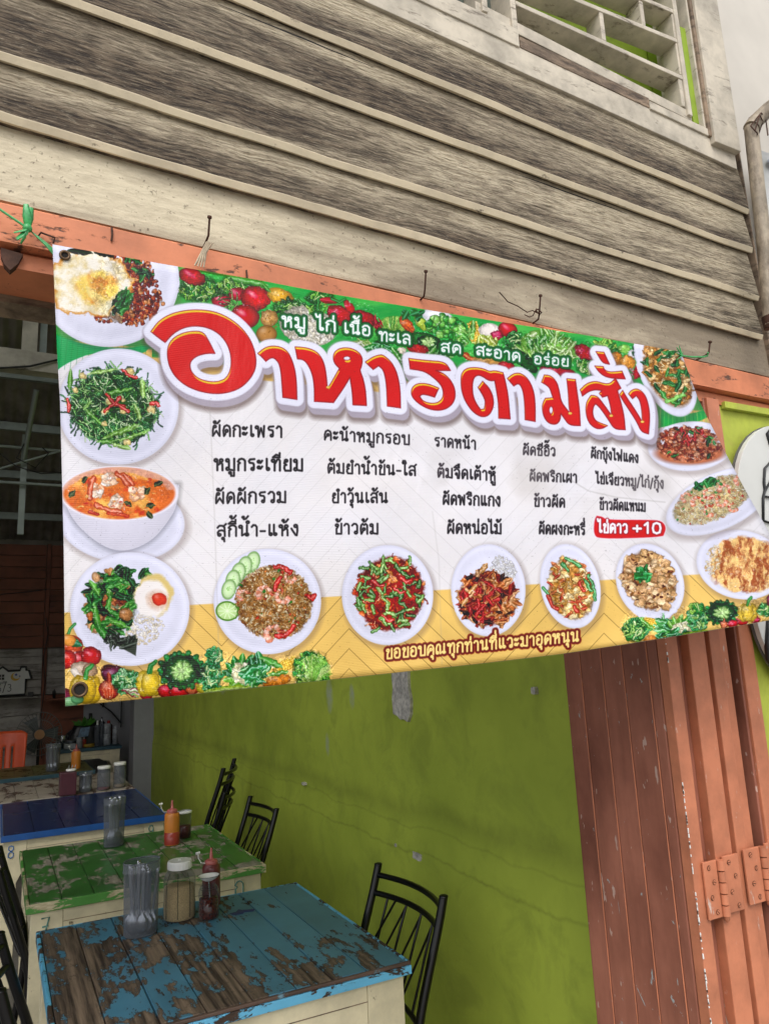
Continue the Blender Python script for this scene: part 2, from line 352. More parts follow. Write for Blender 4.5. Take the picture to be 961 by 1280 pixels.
def curls(reg, n, L, r, pal):
    for _ in range(n):
        x, y = inside(reg); a = U(0, 6.28); k = U(-.25, .25); pts = [(x, y)]
        for _j in range(5): a += k; pts.append((pts[-1][0] + math.cos(a) * L / 5, pts[-1][1] + math.sin(a) * L / 5))
        stroke(pts, r, pick(pal), dark=.5, hl=.3)
def shrimp(x, y, r, rot, sgn=1):
    pts = [(x + r * math.cos(rot + sgn * k * .42), y + r * math.sin(rot + sgn * k * .42)) for k in range(10)]
    for k, p in enumerate(pts): ell(p[0], p[1], r * (.52 - .03 * k), r * (.48 - .03 * k), 'f3c3ae' if k % 2 else 'e8906f', 0, .25, .4)
    leaf(pts[-1][0] + r * .2, pts[-1][1], r * .5, r * .22, rot + 1, 'd9583a')
def chunk(x, y, r, col, dark=.35):
    a0 = U(0, 6.28); n = 6; pts = [(x + r * U(.65, 1.15) * math.cos(a0 + k * 1.047) , y + r * U(.5, 1.0) * math.sin(a0 + k * 1.047)) for k in range(n)]
    sl = win_(x - r * 1.3, x + r * 1.3, y - r * 1.3, y + r * 1.3)
    if sl is None: return
    d = poly_sd(PX[sl], PY[sl], smooth_poly(pts, 1)); c = hx(col); g = ((PX[sl] - x) * math.cos(a0) + (PY[sl] - y) * math.sin(a0)) / r
    k = np.clip(1 + d / 1.4, 0, 1); blend(sl, aa(d, .8), np.clip(c * (1 - dark * k - .14 * g)[..., None] + .10 * np.exp(-((g + .4) / .25) ** 2)[..., None], 0, 1))
def chunks(reg, n, r0, r1, pal, dark=.35):
    for _ in range(n): x, y = inside(reg); chunk(x, y, U(r0, r1), pick(pal), dark)
def plate(cx, cy, rx, ry, rot=0, rim=.80):
    sx = 5; sl = win_(cx - max(rx, ry) - 12, cx + max(rx, ry) + 12, cy - max(rx, ry) - 12, cy + max(rx, ry) + 14)
    if sl is None: return
    c, s = math.cos(rot), math.sin(rot)
    def Q(ox, oy, k=1.): dx = PX[sl] - cx - ox; dy = PY[sl] - cy - oy; return np.sqrt(((dx * c + dy * s) / rx / k) ** 2 + ((-dx * s + dy * c) / ry / k) ** 2)
    m = min(rx, ry)
    blend(sl, np.clip(1 - (Q(2.2, 3.2) - 1) * m / 6, 0, 1) * .34 * (Q(2.2, 3.2) > .7), hx('6a5750'))      # printed drop shadow
    q = Q(0, 0); base = hx('dcdcea') * (1 - .03 * (PY[sl] - cy)[..., None] / ry) ; base = base - .03 * np.exp(-((q - .985) / .03) ** 2)[..., None]
    base = base - .028 * np.exp(-((q - rim) / .09) ** 2)[..., None] + .02 * np.exp(-((q - .92) / .05) ** 2)[..., None] - .05 * np.clip((q - .8) * 4, 0, 1)[..., None] * np.clip(-((PX[sl] - cx) / rx + (PY[sl] - cy) / ry) * .6, 0, 1)[..., None]; base = base * (1 + .03 * (vnoise(18, int(cx), sl) - .5))[..., None]
    blend(sl, aa((q - 1) * m, .6), np.clip(base, 0, 1))

# ---- ground of the print: white boards, yellow boards, green band
white = hx('e2e0e2'); yellow = hx('e6bf6c'); green = hx('2c9a4e')
IMG[:] = white
IMG += (hx('eadfcf') - IMG) * (.35 * vnoise(60, 1)[..., None])
yl = 766 + (PX - 80) * (712 - 766) / 895
a = aa(yl - PY, .8); IMG += (yellow * (.93 + .12 * vnoise(40, 2)[..., None]) - IMG) * a[..., None]
yw = 462 + (PX - 190) * .1 - 10 * (PX < 190); gy = yw - 16 - 5 * (vnoise(30, 3) - .5)
a = aa(PY - yw, .8); IMG += (yellow * .98 - IMG) * a[..., None]
gtex = hx('1f8a45') + (hx('5fb550') - hx('1f8a45')) * vnoise(26, 4, stretch=(1.8, .5))[..., None]
a = aa(PY - gy, 1.2); IMG += (gtex - IMG) * a[..., None]
# joints of the printed floor boards, laid in V shapes
per = 318.; xx = np.abs(((PX - 436 + per / 2) % per) - per / 2); f = (PY + xx * -1.02 + 0.06 * PX) % 25
f2 = (PY * 1.0 - 1.02 * xx + .06 * PX) % 25
ln = np.exp(-((f - 12) / .55) ** 2) * (PY > yw)
IMG *= (1 - (np.where(PY > yl, .42, .08) * ln))[..., None]

# ---- vegetables of the green band
GR = ['2f8f3a', '4fae3f', '7cc24a', '1f6e34', '98cf57']
def tomato(x, y, rx, ry, rot=0, col='c8102a'): ell(x, y, rx, ry, col, rot, .5, 0); ell(x - rx * .25, y - ry * .35, rx * .30, ry * .18, 'f3b6bc', rot + .4, 0, 0, .75, 2.2)
def lettuce(x, y, rx, ry, n=46, pal=GR):
    ell(x, y, rx, ry, '24602c', 0, .4, 0, .9, 2)
    for _ in range(int(n * 1.6)):
        px, py = inside((x, y, rx * .95, ry * .95, 0)); c = pick(pal); a = U(0, 6.28); r = U(2.2, 4.2)
        for k in range(4): ell(px + r * .8 * math.cos(a + k * .7), py + r * .8 * math.sin(a + k * .7), r * .55, r * .42, c, U(0, 3), .55, .5, .95)
    leaves((x, y, rx * .8, ry * .8, 0), n // 5, 3, 6, 1.2, ['b8e080', 'd0ee9a', '9ad45a'], .3)
def cabbage(x, y, rx, ry, ruff=True):
    if ruff:
        for k in range(30):
            a = k * .2094; rr = 1.0 + .12 * math.sin(k * 2.7); ell(x + rx * rr * math.cos(a), y + ry * rr * math.sin(a), rx * .22, ry * .20, pick(['1f6f3a', '2f8a44', '14502c']), a, .5, .25)
    ell(x, y, rx, ry, '1d5a33', 0, .4, 0)
    for q, c in ((.86, '2f8a46'), (.70, '57a84e'), (.52, '8cc66a'), (.34, 'a8d77f')):
        for k in range(7): a = k * .9 + q * 5; ell(x + rx * (1 - q) * .5 * math.cos(a), y + ry * (1 - q) * .5 * math.sin(a), rx * q * .66, ry * q * .6, c, a, .5, .18)
    for k in range(9): a = k * .7; stroke([(x, y), (x + rx * .35 * math.cos(a + .15), y + ry * .35 * math.sin(a + .15)), (x + rx * .62 * math.cos(a), y + ry * .62 * math.sin(a))], .5, 'cfe9a8', .8, 0, 0)
def cauli(x, y, rx, ry):
    for k in range(14): a = k * .449; leaf(x + rx * .95 * math.cos(a), y + ry * .95 * math.sin(a), rx * .55, rx * .22, a + .4, pick(GR[:4]), .4)
    ell(x, y, rx * .85, ry * .85, 'd8d4a2', 0, .35, 0); balls((x, y, rx * .75, ry * .75, 0), 40, rx * .13, rx * .20, ['e9e5bc', 'dcd8a4', 'f2efd0'], .4, .4)
def corn(x, y, L, w, rot):
    ell(x, y, L, w, 'd9a032', rot, .35, 0)
    for i in range(-4, 5):
        for j in range(-2, 3): u, v = i * L / 5, j * w / 2.8; ell(x + u * math.cos(rot) - v * math.sin(rot), y + u * math.sin(rot) + v * math.cos(rot), L * .095, w * .16, 'f4d05c', rot, .35, .3)
    leaf(x - L * .6 * math.cos(rot), y - L * .6 * math.sin(rot) + w * .7, L * .8, w * .5, rot + .3, '6db548', .4)
def pepper(x, y, r, col='e9c530', st='3a8f3e'):
    for dx, k in ((-.45, .62), (.45, .62), (0, .72)): ell(x + dx * r, y, r * k, r * .95, col, 0, .42, .35)
    stroke([(x, y - r * .8), (x + r * .1, y - r * 1.3), (x + r * .4, y - r * 1.6)], r * .14, st)
def onion(x, y, r, col='b9482f'):
    ell(x, y, r, r * .95, col, 0, .5, .35)
    for k in (-.6, -.25, .1, .45): stroke([(x, y - r), (x + k * r, y), (x + k * r * .4, y + r * .85)], .5, 'e8a27a', .6, 0, 0)
    leaf(x, y - r * 1.1, r * .6, r * .22, 1.57, col, .2)
# left part
lettuce(250, 362, 26, 16); lettuce(295, 358, 22, 13); leaf(262, 336, 40, 6, .25, '6db048', .3); leaf(310, 352, 26, 5, .2, '58a545', .3)
tomato(240, 346, 17, 10, .3, 'b81030'); tomato(296, 368, 11, 8, 0, 'b0203e'); tomato(276, 376, 12, 8, 0, 'c03048')
curls((290, 372, 26, 14, 0), 26, 12, .7, ['3f6a2c', '7a9a50', '1e3a1c'])
tomato(319, 373, 19, 15, .2); tomato(306, 396, 18, 15, .2, 'c21228'); ell(350, 371, 18, 10, 'd8a233', .35, .35, .3); leaf(332, 360, 9, 2.5, .8, '4d9a3c', .2)
lettuce(362, 384, 20, 9, 34, ['1f5e2c', '2f7a35', '3f8f3c', '5aa845', '6db548'])
ell(336, 398, 11, 11, 'c8995a', 0, .4, .2); ell(333, 418, 13, 11, 'b98448', 0, .4, .2); balls((335, 406, 12, 16, 0), 26, .5, .9, ['8a6030'], 0, 0)
ell(384, 408, 36, 24, 'cfc9b4', .25, .3, .1); balls((384, 410, 33, 21, .25), 150, 1.6, 3.2, ['e4dfd0', 'd4cdb8', 'c4bca2', 'eeeade'], .3, .45)
lettuce(400, 372, 16, 8, 24); leaves((396, 388, 14, 8, 0), 20, 5, 9, 2, GR)
ell(424, 394, 17, 11, 'b5142c', .5, .45, .3); ell(436, 384, 10, 5, 'c01a2e', 1.0, .4, .4); leaf(411, 376, 12, 4, .1, 'c8102a'); stroke([(414, 374), (424, 378), (431, 374)], 1.6, '2f7a35')
ell(455, 398, 16, 9, 'a8142a', .4, .45, .25); leaves((470, 405, 8, 6, 0), 10, 5, 8, 1.2, ['8a1226', 'c01a30'])
ell(452, 441, 22, 14, 'b9c98a', .3, .3, .2); leaves((455, 440, 24, 14, .3), 70, 6, 13, 1.2, ['dfe8b8', 'a8c86a', 'f1f3da', '7fae48'], .3, (-.4, 1.0))
for k in range(40): a = -2.4 + k * .06; stroke([(492, 418), (492 + 14 * math.cos(a), 418 + 12 * math.sin(a)), (492 + 24 * math.cos(a + .1), 416 + 20 * math.sin(a + .1))], .7, pick(['5aa83c', '8cc24e', '2f8a3a', 'b5d868']))
leaves((478, 440, 18, 9, .3), 24, 6, 12, 3, ['1f7a3a', '3f9a40', '6db548'], .5); leaves((500, 447, 16, 7, .3), 20, 5, 10, 2.6, ['2f8a3a', '58a845'], .5)
ell(508, 406, 13, 6, 'd2622f', .9, .4, .35); ell(526, 404, 11, 6, 'a9c04a', .8, .4, .3)
ell(546, 396, 20, 9, 'e6e6ea', .2, .25, .2); leaves((516, 394, 12, 6, 0), 10, 5, 9, 3, ['1f6e3a', '2f8a4a'])
balls((558, 410, 24, 13, .25), 60, 3.6, 5.6, ['2f8a3c', '4ba044', '6cb850', '86c860'], .35, .55)
ell(532, 428, 22, 12, '2f7a38', .3, .5, .1); cabbage(535, 428, 15, 9, False); leaves((548, 444, 22, 5, .2), 16, 5, 9, 3.2, ['3a8a34', '55a03c'], .4)
ell(521, 436, 14, 6, 'b02a28', .2, .4, .2); ell(502, 438, 5, 4, 'e8dfc6', 0, .3, .2); stroke([(503, 440), (505, 446)], 1.6, 'd8cfae')
corn(592, 416, 15, 7.5, 1.35); leaves((582, 424, 10, 10, 0), 12, 6, 10, 2.6, ['58a545', '86c55a'])
ell(611, 413, 14, 9, 'ece3d8', .1, .3, .2); tomato(620, 419, 8, 6, 0, 'b01a4a'); tomato(634, 412, 12, 9, .3, 'c8102a'); leaves((610, 430, 14, 6, .1), 22, 5, 9, 3, ['8cc24e', 'b5cf50', '5aa83c', 'c9d860'], .5)
lettuce(640, 427, 11, 11, 26, ['1f6e34', '2f8f3a', '3f9f4a', '4fae5f', '6dbf6a'])
ell(684, 436, 36, 22, '7ab84e', .3, .3, .1)
for k in range(46):
    a = U(-2.8, .5); x0, y0 = 668, 452; L = U(14, 46); stroke([(x0, y0), (x0 + L * .5 * math.cos(a) + 2, y0 + L * .4 * math.sin(a)), (x0 + L * math.cos(a + .2), y0 + L * .62 * math.sin(a + .2))], U(.5, 1.3), pick(['c7e09a', 'a6d070', '5ea43e', 'e0efc4', '86c055']), .85, .2, .1)
leaves((690, 434, 32, 18, .3), 60, 5, 9, 3, ['6cb04a', '9acb68', 'bfe08e', '4f9a3c'], .5)
ell(656, 452, 20, 8, '1f5a34', .75, .4, .25); ell(648, 446, 16, 6, '2b6a3a', .6, .4, .25)
ell(696, 464, 22, 6, 'a92436', .12, .4, .25); ell(610, 452, 26, 5, 'b98a4a', .15, .4, .2); ell(632, 457, 10, 5, 'b02a30', .1, .4, .2); leaf(582, 445, 10, 4, .5, 'd2622f')
ell(729, 441, 14, 9, 'b01030', .7, .45, .4); lettuce(733, 458, 13, 9, 22, ['3a8a3a', '6cb04a', '9acb68', 'c6e29a', '4f9a3c'])
leaves((757, 433, 12, 6, .3), 16, 5, 9, 2.4, ['8cc24e', 'c2d860', '3f8a3a']); ell(768, 440, 7, 5, '2f7a38', 0, .4, .3); ell(779, 436, 7, 5.5, '8cc65a', .2, .3, .3); ell(789, 443, 6, 6, 'dfe0e2', 0, .3, .2)
ell(768, 449, 9, 9, 'd98b3a', 0, .4, .35); ell(783, 453, 10, 9, 'e39b45', .3, .4, .35); leaves((800, 440, 10, 7, 0), 16, 4, 8, 3, ['1f6a3a', '2f8a4a', '14502c'])
leaf(798, 462, 14, 6, -1.1, 'bb1628', .15); leaf(805, 456, 10, 4, -.4, 'c8202e', .15); balls((786, 466, 5, 6, 0), 20, 1, 1.8, ['d8c0b8', 'b82a3a'], .2)
# green leaf patches beside the plates
poly([(60, 415), (100, 430), (150, 436), (190, 432), (176, 446), (120, 440), (88, 452), (70, 464), (60, 470)], '22a05c'); 
for k in range(18): stroke([(64 + k * 7, 418 + k * 1.0), (60 + k * 7, 462)], .35, '138048', .5, 0, 0)
poly([(812, 500), (835, 516), (862, 518), (880, 512), (890, 518), (868, 530), (838, 532), (818, 536), (806, 548)], '2fa04e')
for k in range(14): stroke([(815 + k * 5, 505 + k), (812 + k * 5.5, 540)], .5, pick(['1f7f3c', '5cbf5a', '8fd06a']), .7, 0, 0)

# ---- plates and dishes
MEAT = ['8e3a22', 'a84a2a', '7a2a18', 'c26a40', 'b5532f', 'd08a58', '5e1f12']
HERB = ['1f5f2f', '2f7f3c', '123f22', '4a9a4a']
# 1 fried egg with minced basil pork
plate(136, 350, 88, 84); 
balls((165, 366, 34, 42, -.25), 420, 1.8, 3.4, MEAT); balls((160, 385, 46, 18, -.2), 160, 1.8, 3.2, MEAT); balls((165, 330, 30, 14, .5), 110, 1.8, 3.2, MEAT)
sl = win_(62, 172, 305, 410); n = vnoise(14, 21, sl, 4); q = np.sqrt(((PX[sl] - 112) / 50) ** 2 + ((PY[sl] - 354) / 42) ** 2) + (n - .5) * .45
IMG[sl] += (hx('c98a3a') - IMG[sl]) * aa((q - 1.02) * 40, 1)[..., None]; eg = hx('ece6d6') + (hx('d9c48a') - hx('ece6d6')) * np.clip((vnoise(9, 22, sl) - .4) * 2.5, 0, 1)[..., None]
IMG[sl] += (eg - IMG[sl]) * aa((q - .95) * 40, 2)[..., None]
q2 = np.sqrt(((PX[sl] - 122) / 27) ** 2 + ((PY[sl] - 360) / 22) ** 2) + (n - .5) * .6; yk = hx('e8c75e') + (hx('d4863a') - hx('e8c75e')) * np.clip((vnoise(8, 23, sl) - .45) * 3, 0, 1)[..., None]
IMG[sl] += (yk - IMG[sl]) * (np.clip(1.15 - q2, 0, 1) * 2.2).clip(0, .92)[..., None]
poly([(106, 358), (116, 360), (152, 392), (153, 405), (140, 398), (110, 372)], 'e9dfa0', .45); poly([(128, 396), (140, 390), (152, 396), (153, 405), (143, 403)], '7a6a60', .6)
leaves((154, 376, 8, 12, .5), 14, 7, 13, 4, HERB, .15, (-1.4, -.6)); leaves((178, 343, 8, 6, .5), 8, 5, 9, 3, HERB); leaves((164, 322, 12, 4, .4), 7, 4, 7, 2.6, HERB)
ell(68, 306, 0.1, 0.1, 'ffffff'); leaf(100, 315, 16, 4, .1, '2a3a2a', .1); leaf(130, 318, 14, 3, .25, '22301f', .1)
# 2 stir fried greens
plate(148, 508.5, 75.5, 72.5)
F = (142, 508, 58, 48, .1); ell(142, 510, 54, 45, '35592c', .1, .3, 0, .95, 2)
curls(F, 330, 13, .9, ['1f5a30', '2f7a3a', '12401f', '4a9a4a', '7cc060', '0e3018']); curls((142, 510, 54, 42, .1), 160, 11, .7, ['9fd07a', '5fae50', '1b4a28', 'cfe8b0'])
for x, y, L, w, r in ((118, 522, 17, 3, .7), (150, 540, 26, 4, -.35), (88, 475, 14, 3, -1.5), (178, 486, 13, 4, 1.5), (150, 489, 17, 3.2, -.2), (152, 558, 13, 3.4, .3), (172, 515, 12, 3, 1.2), (110, 506, 8, 2, -.9), (128, 465, 20, 2.6, -.15), (166, 545, 22, 2.6, -.3), (134, 552, 14, 2.5, -.1)): leaf(x, y, L, w, r, pick(['8cc85a', '6fb548', 'a4d46c']), .35)
for x, y, r in ((137, 502, 5), (131, 515, 5), (189, 512, 6), (131, 530, 4.5), (153, 513, 4.5), (94, 487, 4), (104, 470, 5), (162, 464, 5), (159, 553, 5), (155, 500, 3.5)): ell(x, y, r, r * .8, 'e4cf8a', U(0, 1), .35, .35)
for p in (((134, 494), (142, 504), (155, 508)), ((131, 514), (140, 506), (150, 498)), ((145, 505), (153, 510), (160, 514)), ((154, 463), (160, 468), (171, 472)), ((84, 498), (87, 506), (86, 514)), ((188, 505), (194, 503), (198, 508))): stroke(p, 2.2, 'cf2a22', 1, .4, .5)
# 3 red soup bowl on a saucer
plate(152, 652, 79, 51, .08); sl = win_(70, 236, 575, 706)
X, Y = PX[sl], PY[sl]; q = np.sqrt(((X - 149) / 72) ** 2 + ((Y - 617) / 33.5) ** 2)
d = poly_sd(X, Y, smooth_poly([(76, 612), (224, 606), (221, 634), (208, 655), (190, 676), (162, 689), (136, 687), (108, 668), (88, 645)]))
sh = 1 - .10 * np.clip((X - 150) / 70, -1, 1) ** 2 - .06 * np.clip((Y - 640) / 40, 0, 1); IMG[sl] *= (1 - .25 * np.clip(1 - d / 7, 0, 1) * (d > 0))[..., None]
IMG[sl] += (hx('dedbe6') * sh[..., None] - IMG[sl]) * aa(d, 1)[..., None]
IMG[sl] += (hx('e8e4ec') - IMG[sl]) * aa((q - 1.03) * 33, .8)[..., None]
so_ = hx('d9703a') + (hx('f0b45e') - hx('d9703a')) * np.clip((vnoise(16, 31, sl, 4, (1.6, .7)) - .38) * 3, 0, 1)[..., None]; so_ = so_ + (hx('c4381e') - so_) * (np.clip((vnoise(9, 32, sl, 3) - .55) * 4, 0, 1)[..., None] * .8)
IMG[sl] += (so_ - IMG[sl]) * aa((q - .97) * 33, 1)[..., None]
q3 = np.sqrt(((X - 146) / 66) ** 2 + ((Y - 623) / 31) ** 2); IMG[sl] += (hx('d9a390') - IMG[sl]) * (aa((q - .98) * 33, 1) * np.clip((q3 - 1) * 14, 0, 1) * (Y < 612))[..., None] * .85
for x, y, r, a in ((137, 600, 15, 2.4), (172, 615, 13, .4), (147, 625, 14, 1.2), (120, 612, 9, 1.5)):
    for k in range(12): chunk(x + U(-6, 6), y + U(-6, 6), U(4, 8), pick(['f2dcc4', 'eac4a4', 'f7ebdc', 'e8b088', 'f0d0b4']), .3)
    for k in range(4): stroke([(x + U(-8, 8), y + U(-8, 8)), (x + U(-8, 8), y + U(-8, 8))], .8, 'd98860', .7)
for p in (((112, 622), (113, 608), (117, 598)), ((152, 594), (160, 598), (166, 606)), ((146, 592), (155, 600), (160, 606)), ((120, 632), (135, 637), (150, 640))): stroke(p, 3.4, 'd9562c', 1, .4, .5)
for x, y in ((106, 600), (184, 613), (188, 632), (198, 605), (160, 630), (90, 617), (187, 644)): leaf(x, y, 6, 3.4, U(0, 3), '4c5a34', .2)
for k in range(26): x, y = inside((150, 628, 60, 20, 0)); ell(x, y, U(1, 3), U(.7, 1.6), pick(['c4381e', 'f5c878', 'e08a44']), 0, .2, .2, .8)
stroke([(135, 641), (160, 645)], 2, 'c8401f'); stroke([(112, 640), (122, 643)], 2.2, 'b8321c')
# 4 basil pork, greens, fried egg
plate(162.5, 761.5, 74.5, 71)
balls((180, 785, 26, 20, -.5), 220, 1.2, 2, ['eee6d6', 'e2d6bc', 'f6f2ea', 'd8c8a8'], .2, .3)
ell(140, 755, 30, 40, '4a5a2c', .2, .3, 0, .7, 3)
chunks((135, 752, 28, 40, .2), 110, 3, 7, ['a5653a', 'c08a58', '8a4a2a', 'd2a070', '6a3420']); leaves((140, 752, 32, 42, .2), 90, 6, 12, 3.2, ['2f7f38', '4fa044', '1c5528', '6cb84e', '123a1c'], .2)
leaves((165, 714, 22, 5, .1), 18, 5, 9, 3, ['2f7f38', '4fa044', '1c4a26']); leaf(118, 735, 12, 3.5, 1.0, '6cb84e'); leaf(121, 773, 20, 4.5, 1.4, '5fae48'); leaf(150, 780, 16, 3.5, .4, '6cb84e'); leaf(128, 790, 13, 4, 1.0, '4fa044')
ell(120, 722, 5, 7, 'd0a070', -.3, .4, .2); ell(113, 770, 4, 6, 'b06a3c', .3, .4, .2); ell(157, 768, 9, 8, 'c08858', .3, .4, .3)
poly([(128, 797), (150, 795), (172, 798), (170, 820), (152, 810), (138, 806)], '3c4238', .95); leaves((150, 802, 20, 6, .1), 12, 6, 12, 3, ['2f3a2c', '4a5448', '39462f'])
sl = win_(160, 222, 712, 778); n = vnoise(9, 41, sl); q = np.sqrt(((PX[sl] - 192) / 24) ** 2 + ((PY[sl] - 744) / 25) ** 2) + (n - .5) * .4
IMG[sl] += (hx('d6be7a') - IMG[sl]) * aa((q - 1.0) * 24, 2)[..., None]; q = np.sqrt(((PX[sl] - 189) / 21) ** 2 + ((PY[sl] - 748) / 23) ** 2) + (n - .5) * .15
IMG[sl] += (hx('eee8e2') - IMG[sl]) * aa((q - 1.0) * 22, 2)[..., None]
ell(197, 750, 12, 10, 'e6a070', .2, .2, 0, .7, 5); ell(199, 749, 9.5, 8, 'de4a34', .2, .25, .25)
# 5 fried rice with prawns
plate(334, 752, 67, 66)
F = (342, 753, 48, 46, .3); ell(342, 753, 47, 45, 'a9743e', .3, .3, 0, .95, 2); leaves(F, 1100, 1.8, 3.2, .9, ['c4955a', 'e0bd84', 'a06a34', 'f0dcb0', '8a5228', 'd6a868'], .1); balls(F, 60, 1, 2.2, ['b8452a', 'd27a40', '3f8a3a', 'e8d4a8'], .2)
for x, y, r, a in ((330, 742, 8, 2.6), (353, 745, 8, .5), (341, 792, 9, 2.2), (362, 722, 6, .3), (304, 744, 6, 2.0)): shrimp(x, y, r, a)
for p in (((343, 737), (346, 728), (350, 722)), ((345, 795), (358, 794), (367, 783)), ((343, 708), (355, 710), (362, 715)), ((385, 745), (390, 748), (393, 744))): stroke(p, 2.8, 'cf2a22', 1, .4, .4)
for x, y in ((316, 702), (306, 708), (298, 716), (291, 725), (286, 737)): ell(x, y, 9, 13, 'a8d888', .25, .3, .1); ell(x, y, 7, 10.5, 'd4efb8', .25, .15, .1); balls((x, y, 3, 5, .2), 8, .5, .9, ['8fc46a'], 0, 0)
ell(284, 764, 14.5, 12.5, '6fae3a', .1, .3, .1); ell(284, 764, 12.5, 10.5, 'c4e49a', .1, .1, .1)
for k in range(10): a = k * .628; stroke([(284, 764), (284 + 11 * math.cos(a), 764 + 9.5 * math.sin(a))], .45, 'eaf6d2', .9, 0, 0)
# 6 green beans in red curry paste
plate(484, 744, 57, 62.5)
F = (487, 742, 43, 47, .2); ell(487, 742, 42, 46, '9a2a18', .2, .3, 0, 1, 2); chunks(F, 150, 3, 6.5, ['b8452a', 'd2683a', '8a2414', 'e08a50', 'a83420']); curls(F, 60, 9, .8, ['e0603a', 'f0a070', '7a1c10'])
for _ in range(70): x, y = inside((487, 742, 42, 46, .2)); stroke([(x, y), (x + U(7, 12) * math.cos(b_ := U(0, 6.28)), y + 9 * math.sin(b_))], 2.1, pick(['4f8a34', '6fa848', '3a6e28', '8abf58']), 1, .45, .5)
for x, y in ((492, 735), (500, 722), (478, 770), (466, 726)): stroke([(x, y), (x + 7, y + 6), (x + 13, y + 5)], 2.2, 'cf2a22', 1, .4, .5)
# 7 cashew chicken with rice
plate(609.6, 738, 46.5, 57.5)
balls((628, 712, 18, 14, .8), 220, 1.1, 1.9, ['e6e6ea', 'd8d6d4', 'f4f2f0', 'c8c4bc'], .2, .3)
F = (608, 748, 36, 34, .5); ell(608, 748, 35, 33, '8a2c18', .5, .3, 0, 1, 2); chunks(F, 90, 3, 6.5, ['b5532f', '8a3018', 'd07a44', '5a1c10', '3a1810']); leaves(F, 150, 6, 11, 2.4, ['c05a30', 'e0965a', 'a02a1c', '7a2416', 'd87a40', 'f0b078'], .2); leaves(F, 22, 4, 7, 2, ['2a1812', '3a2018']); leaves((600, 752, 30, 24, 0), 26, 5, 9, 2.4, ['c81e1a', 'b01414'], .3)
for x, y, r in ((590, 736, 8), (580, 752, 7), (603, 711, 9)): leaf(x, y, r, 3, -.9, 'e0a05a', .4)
# 8 soft egg curry stir fry
plate(712, 733, 37, 53.5, -.22)
F = (713, 735, 27, 38, -.25); ell(713, 736, 27, 38, 'c08a48', -.25, .3, 0, 1, 2); chunks(F, 260, 2.4, 5.5, ['e4c27c', 'd6a75c', 'f0dca4', 'b8803c', 'ead09a']); leaves(F, 50, 4, 7, 1.8, ['c84a2c', 'e07a44', 'b8803c'])
for p in (((702, 705), (710, 714)), ((706, 698), (716, 702), (724, 708)), ((735, 720), (741, 734), (743, 750)), ((731, 725), (737, 738)), ((678, 735), (684, 742))): stroke(p, 2.0, '3f9a4a', 1, .4, .5)
for p in (((684, 745), (690, 758), (696, 762)), ((722, 728), (728, 738)), ((716, 758), (720, 764))): stroke(p, 2.4, 'c8321e', 1, .4, .4)
# 9 fried garlic pork
plate(811.5, 728, 41, 50, -.45)
F = (810, 726, 31, 38, -.55); ell(810, 726, 31, 38, 'a86e3c', -.55, .3, 0, 1, 2); chunks(F, 190, 3.6, 8, ['d8ac7c', 'c49a6a', 'e4c498', 'b8885a', 'ceA470']); balls(F, 40, 1, 2, ['5a3018', '7a4424'])
leaves((803, 718, 8, 10, -.4), 14, 4, 8, 3.6, ['2f9a4a', '3fae58', '237a3a'], .2)
# 10 omelette
plate(925, 706, 56, 43, .2); sl = win_(872, 985, 662, 752); n = vnoise(12, 51, sl, 4); X, Y = PX[sl], PY[sl]
q = np.sqrt(((X - 930) / 46) ** 2 + ((Y - 706) / 35) ** 2) + (n - .5) * .25; om_ = hx('ecc27c') + (hx('9e5636') - hx('ecc27c')) * np.clip((vnoise(9, 52, sl, 5, (.5, 1.5), .65) - .43) * 4.5, 0, 1)[..., None]
om_ = om_ + (hx('f6e2b0') - om_) * np.clip((vnoise(5, 53, sl, 3) - .6) * 4, 0, 1)[..., None] * .7
IMG[sl] += (om_ - IMG[sl]) * aa((q - 1) * 35, 2)[..., None]; balls((890, 700, 9, 20, .2), 70, .9, 1.7, ['e8dcc0', 'd2b07a'], .1, .3)
# 11 prawn fried rice (pale)
plate(897, 627, 70, 35, -.42)
F = (889, 625, 52, 25, -.42); ell(889, 625, 51, 24, 'dcc890', -.42, .3, 0, 1, 2); leaves(F, 620, 1.6, 2.8, .9, ['f0e4bc', 'e2cf98', 'f8f0d6', 'cdb878', 'e8d8a8', 'd8a070'], .1)
for x, y, r, a in ((870, 628, 6, 2.6), (884, 617, 6, .5), (904, 612, 6, 3), (886, 638, 6, 1.2), (900, 626, 6, .2), (856, 622, 5, 2), (924, 600, 6, 2.2), (915, 634, 5, .7)): shrimp(x, y, r, a)
balls(F, 26, 1, 2, ['cf2a22', 'd8562c', '3f9a4a'], .3); leaves((886, 604, 8, 4, 0), 9, 3, 6, 2.8, ['2a7a3c', '3f9a4a']); leaves((872, 608, 4, 4, 0), 6, 3, 5, 2.6, ['1f6a34', '2f8a44'])
# 12 spicy minced pork
plate(862, 558, 53, 31, -.06)
ell(862, 566, 44, 15, 'd8764a', -.02, .3, .1, .9, 2); F = (860, 555, 41, 21, .05); chunks(F, 420, 1.8, 3.6, ['a8563c', 'c27a5c', '8a3a26', 'd69a78', '6e2c1c', 'b56448'])
leaves(F, 12, 3, 6, 2, HERB); leaves((856, 546, 26, 10, 0), 12, 3, 6, 1.6, ['c8221e', 'a8161a'], .3)
